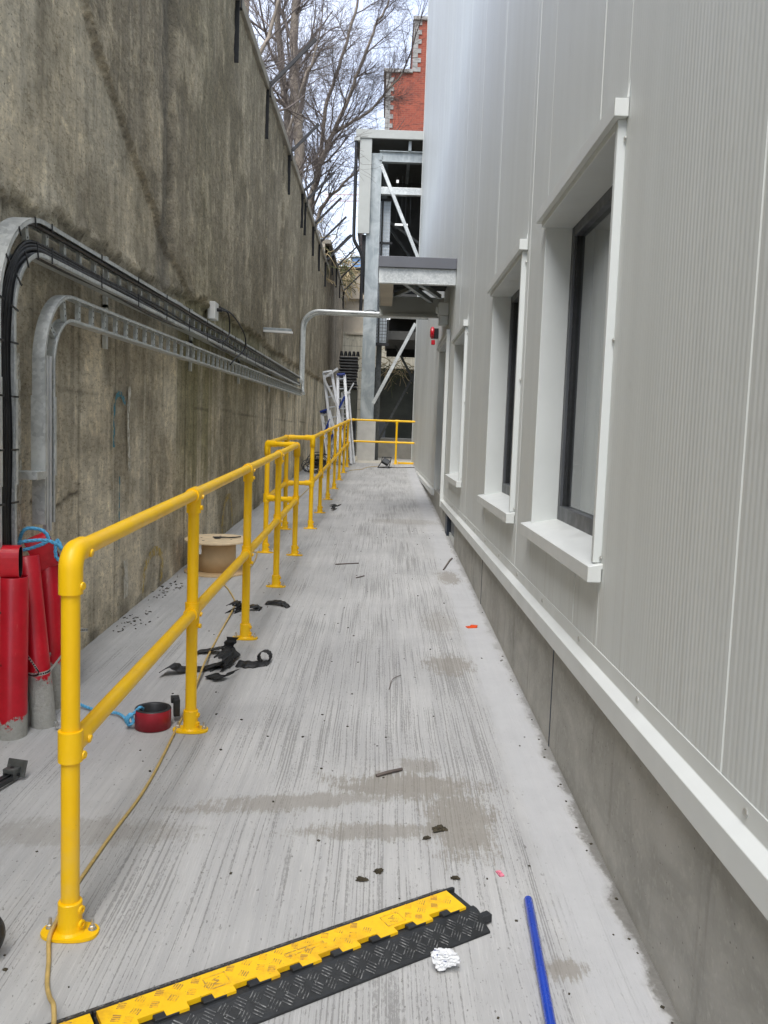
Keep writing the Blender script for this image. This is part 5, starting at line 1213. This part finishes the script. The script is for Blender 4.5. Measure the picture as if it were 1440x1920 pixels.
# work lamp on stand
t = thing('work_lamp', (.07, 20.9, gz(20.9)), 'black portable floodlight tilted on its tube stand at the far end of the ramp', 'work lamp')
z = gz(20.9); Rl = Matrix.Rotation(.5, 3, 'Y') @ Matrix.Rotation(-.5, 3, 'X')
mb = MB(); c = Vector((.08, 20.9, z+.15)); mb.box((c.x-.09, c.y-.04, c.z-.07), (c.x+.09, c.y+.05, c.z+.07), 0, Rl); mesh_obj('lamp_head', mb, 'black_plastic', t, .01)
mb = MB(); mb.box((c.x-.075, c.y-.05, c.z-.055), (c.x+.075, c.y-.042, c.z+.055), 0, Rl, c); mesh_obj('lens', mb, 'frame_dark', t)
mb = MB()
for s_ in (-1, 1):
    mb.tube(smooth_path([(.08+s_*.13-.06, 20.75, z+.012), (.08+s_*.11, 20.9, z+.14), (.1+s_*.11, 21.0, z+.26)], 5), .011, 8)
    mb.tube([(.08+s_*.13-.06, 20.75, z+.012), (.08+s_*.13+.02, 21.1, z+.012)], .011, 8)
mb.tube([(-.01, 21.0, z+.26), (.21, 21.0, z+.26)], .011, 8); mb.tube([(-.11, 20.75, z+.012), (.15, 20.75, z+.012)], .011, 8); mesh_obj('tube_stand', mb, 'black_steel', t)
mb = MB(); mb.box((-.9, 23.6, .806), (-.7, 23.85, .95)); tag(mesh_obj('concrete_block', mb, 'pale_concrete', None, .01), 'small pale concrete block at the foot of the pier', 'block')
mb = MB(); mb.box((.42, 22.55, .81), (.8, 22.62, .85)); mb.tube([(.4, 22.6, .84), (.82, 22.6, .84)], .022, 10); tag(mesh_obj('yellow_tube', mb, 'yellow_paint'), 'short yellow tube lying on the landing behind the end rail', 'tube')
crumple((-1.5, 19.2, gz(19.2)+.18), .24, 'black_plastic', 'rubbish_bag', 'black rubbish bag and tangled cables against the wall behind the railing', 'bag', 31, 4, 1.6, (1.0, 1.6, .8))
mb = MB(); rnd = random.Random(4)
for k in range(16):
    c = Vector((-1.45+rnd.gauss(0, .06), 18.6+rnd.gauss(0, .3), gz(18.6)+.2+rnd.gauss(0, .05))); pts = []
    r_ = rnd.uniform(.14, .26); ph = rnd.random()*6; tl = rnd.uniform(-.7, .7)
    for j in range(9): a = ph+j*.6; pts.append(c+Vector((r_*math.cos(a), r_*math.sin(a)*.6, r_*math.sin(a)*.6+tl*.1)))
    mb.tube(pts, .009, 6)
tag(mesh_obj('cable_coil', mb, 'black_cable'), 'tangle of coiled black cable on top of the rubbish bag', 'cable coil')
mb = MB(); mb.tube([(-1.62, 19.9, gz(20)+.05), (-1.3, 20.1, gz(20)+.06)], .05, 12); mb.tube([(-1.3, 20.1, gz(20)+.06), (-1.24, 20.14, gz(20)+.06)], .035, 12); tag(mesh_obj('yellow_fitting', mb, 'yellow_paint'), 'yellow plastic tool lying by the wall behind the railing', 'tool')

# ladders
def ladder(foot, top, wd, label, rungs=10, splay=.1, blue=False, tw=0.):
    f = Vector(foot); tp = Vector(top); d = (tp-f).normalized(); sx = Vector((1, tw, 0)).normalized(); sx = (sx-d*sx.dot(d)).normalized()
    t = thing('step_ladder', f, label, 'ladder', 'aluminium ladders leaning in the corner'); L = (tp-f).length
    for s_ in (-1, 1): mb = MB(); mb.bar(f+sx*s_*(wd/2+splay/2), tp+sx*s_*wd/2, .035, .075, upv=sx); mesh_obj('stile', mb, 'alu_dull', t, .003)
    for k in range(rungs):
        g = (k+.6)/rungs; w_ = wd/2+splay/2*(1-g); p = f+d*L*g; mb = MB(); mb.bar(p-sx*w_, p+sx*w_, .07, .028); mesh_obj('rung', mb, 'aluminium', t)
    nn = sx.cross(d).normalized(); bk = f+nn*.0; back = MB()
    for s_ in (-1, 1): back.bar(f+nn*.12+sx*s_*(wd/2+splay/2), tp+nn*.03+sx*s_*wd/2, .025, .045, upv=sx)
    mesh_obj('rear_frame', back, 'alu_dull', t)
    mb = MB(); mb.box((-.5*wd-.02, -.06, -.025), (.5*wd+.02, .1, .02)); mb.v = [tuple(tp+sx*v[0]+nn*v[1]+d*v[2]) for v in mb.v]; mesh_obj('top_cap', mb, 'blue_plastic' if blue else 'alu_dull', t, .004)
    if blue:
        for g in (.35, .62): p = f+d*L*g+nn*.06; mb = MB(); mb.bar(p-sx*wd*.5, p+sx*wd*.45+d*.3, .03, .05); mesh_obj('spreader', mb, 'blue_plastic', t)
    return t
ladder((-1.05, 21.6, gz(21.6)), (-1.48, 22.0, 3.1), .2, 'aluminium step ladder, tallest of the bundle, leaning left with an upturned end', 9, .12)
ladder((-.95, 21.5, gz(21.5)), (-1.14, 22.1, 3.05), .17, 'aluminium step ladder with blue top cap in the middle of the bundle', 9, .16, True)
ladder((-.9, 21.8, gz(21.8)), (-1.02, 22.2, 2.6), .16, 'aluminium step ladder nearest to the concrete pier', 8, .14, False, .4)
ladder((-1.15, 21.3, gz(21.3)), (-1.5, 21.9, 2.1), .2, 'shorter step ladder with blue braces against the wall', 7, .14, True, -.3)
mb = MB(); mb.bar((-1.55, 21.8, 2.95), (-1.22, 21.9, 3.2), .05, .05); mb.bar((-1.55, 21.8, 2.92), (-1.17, 21.8, 2.2), .04, .05); mb.bar((-.95, 21.9, 2.55), (-.80, 21.9, 2.85), .03, .03)
tag(mesh_obj('ladder_brace', mb, 'alu_dull'), 'loose aluminium strut sticking out of the top of the ladder bundle', 'strut')
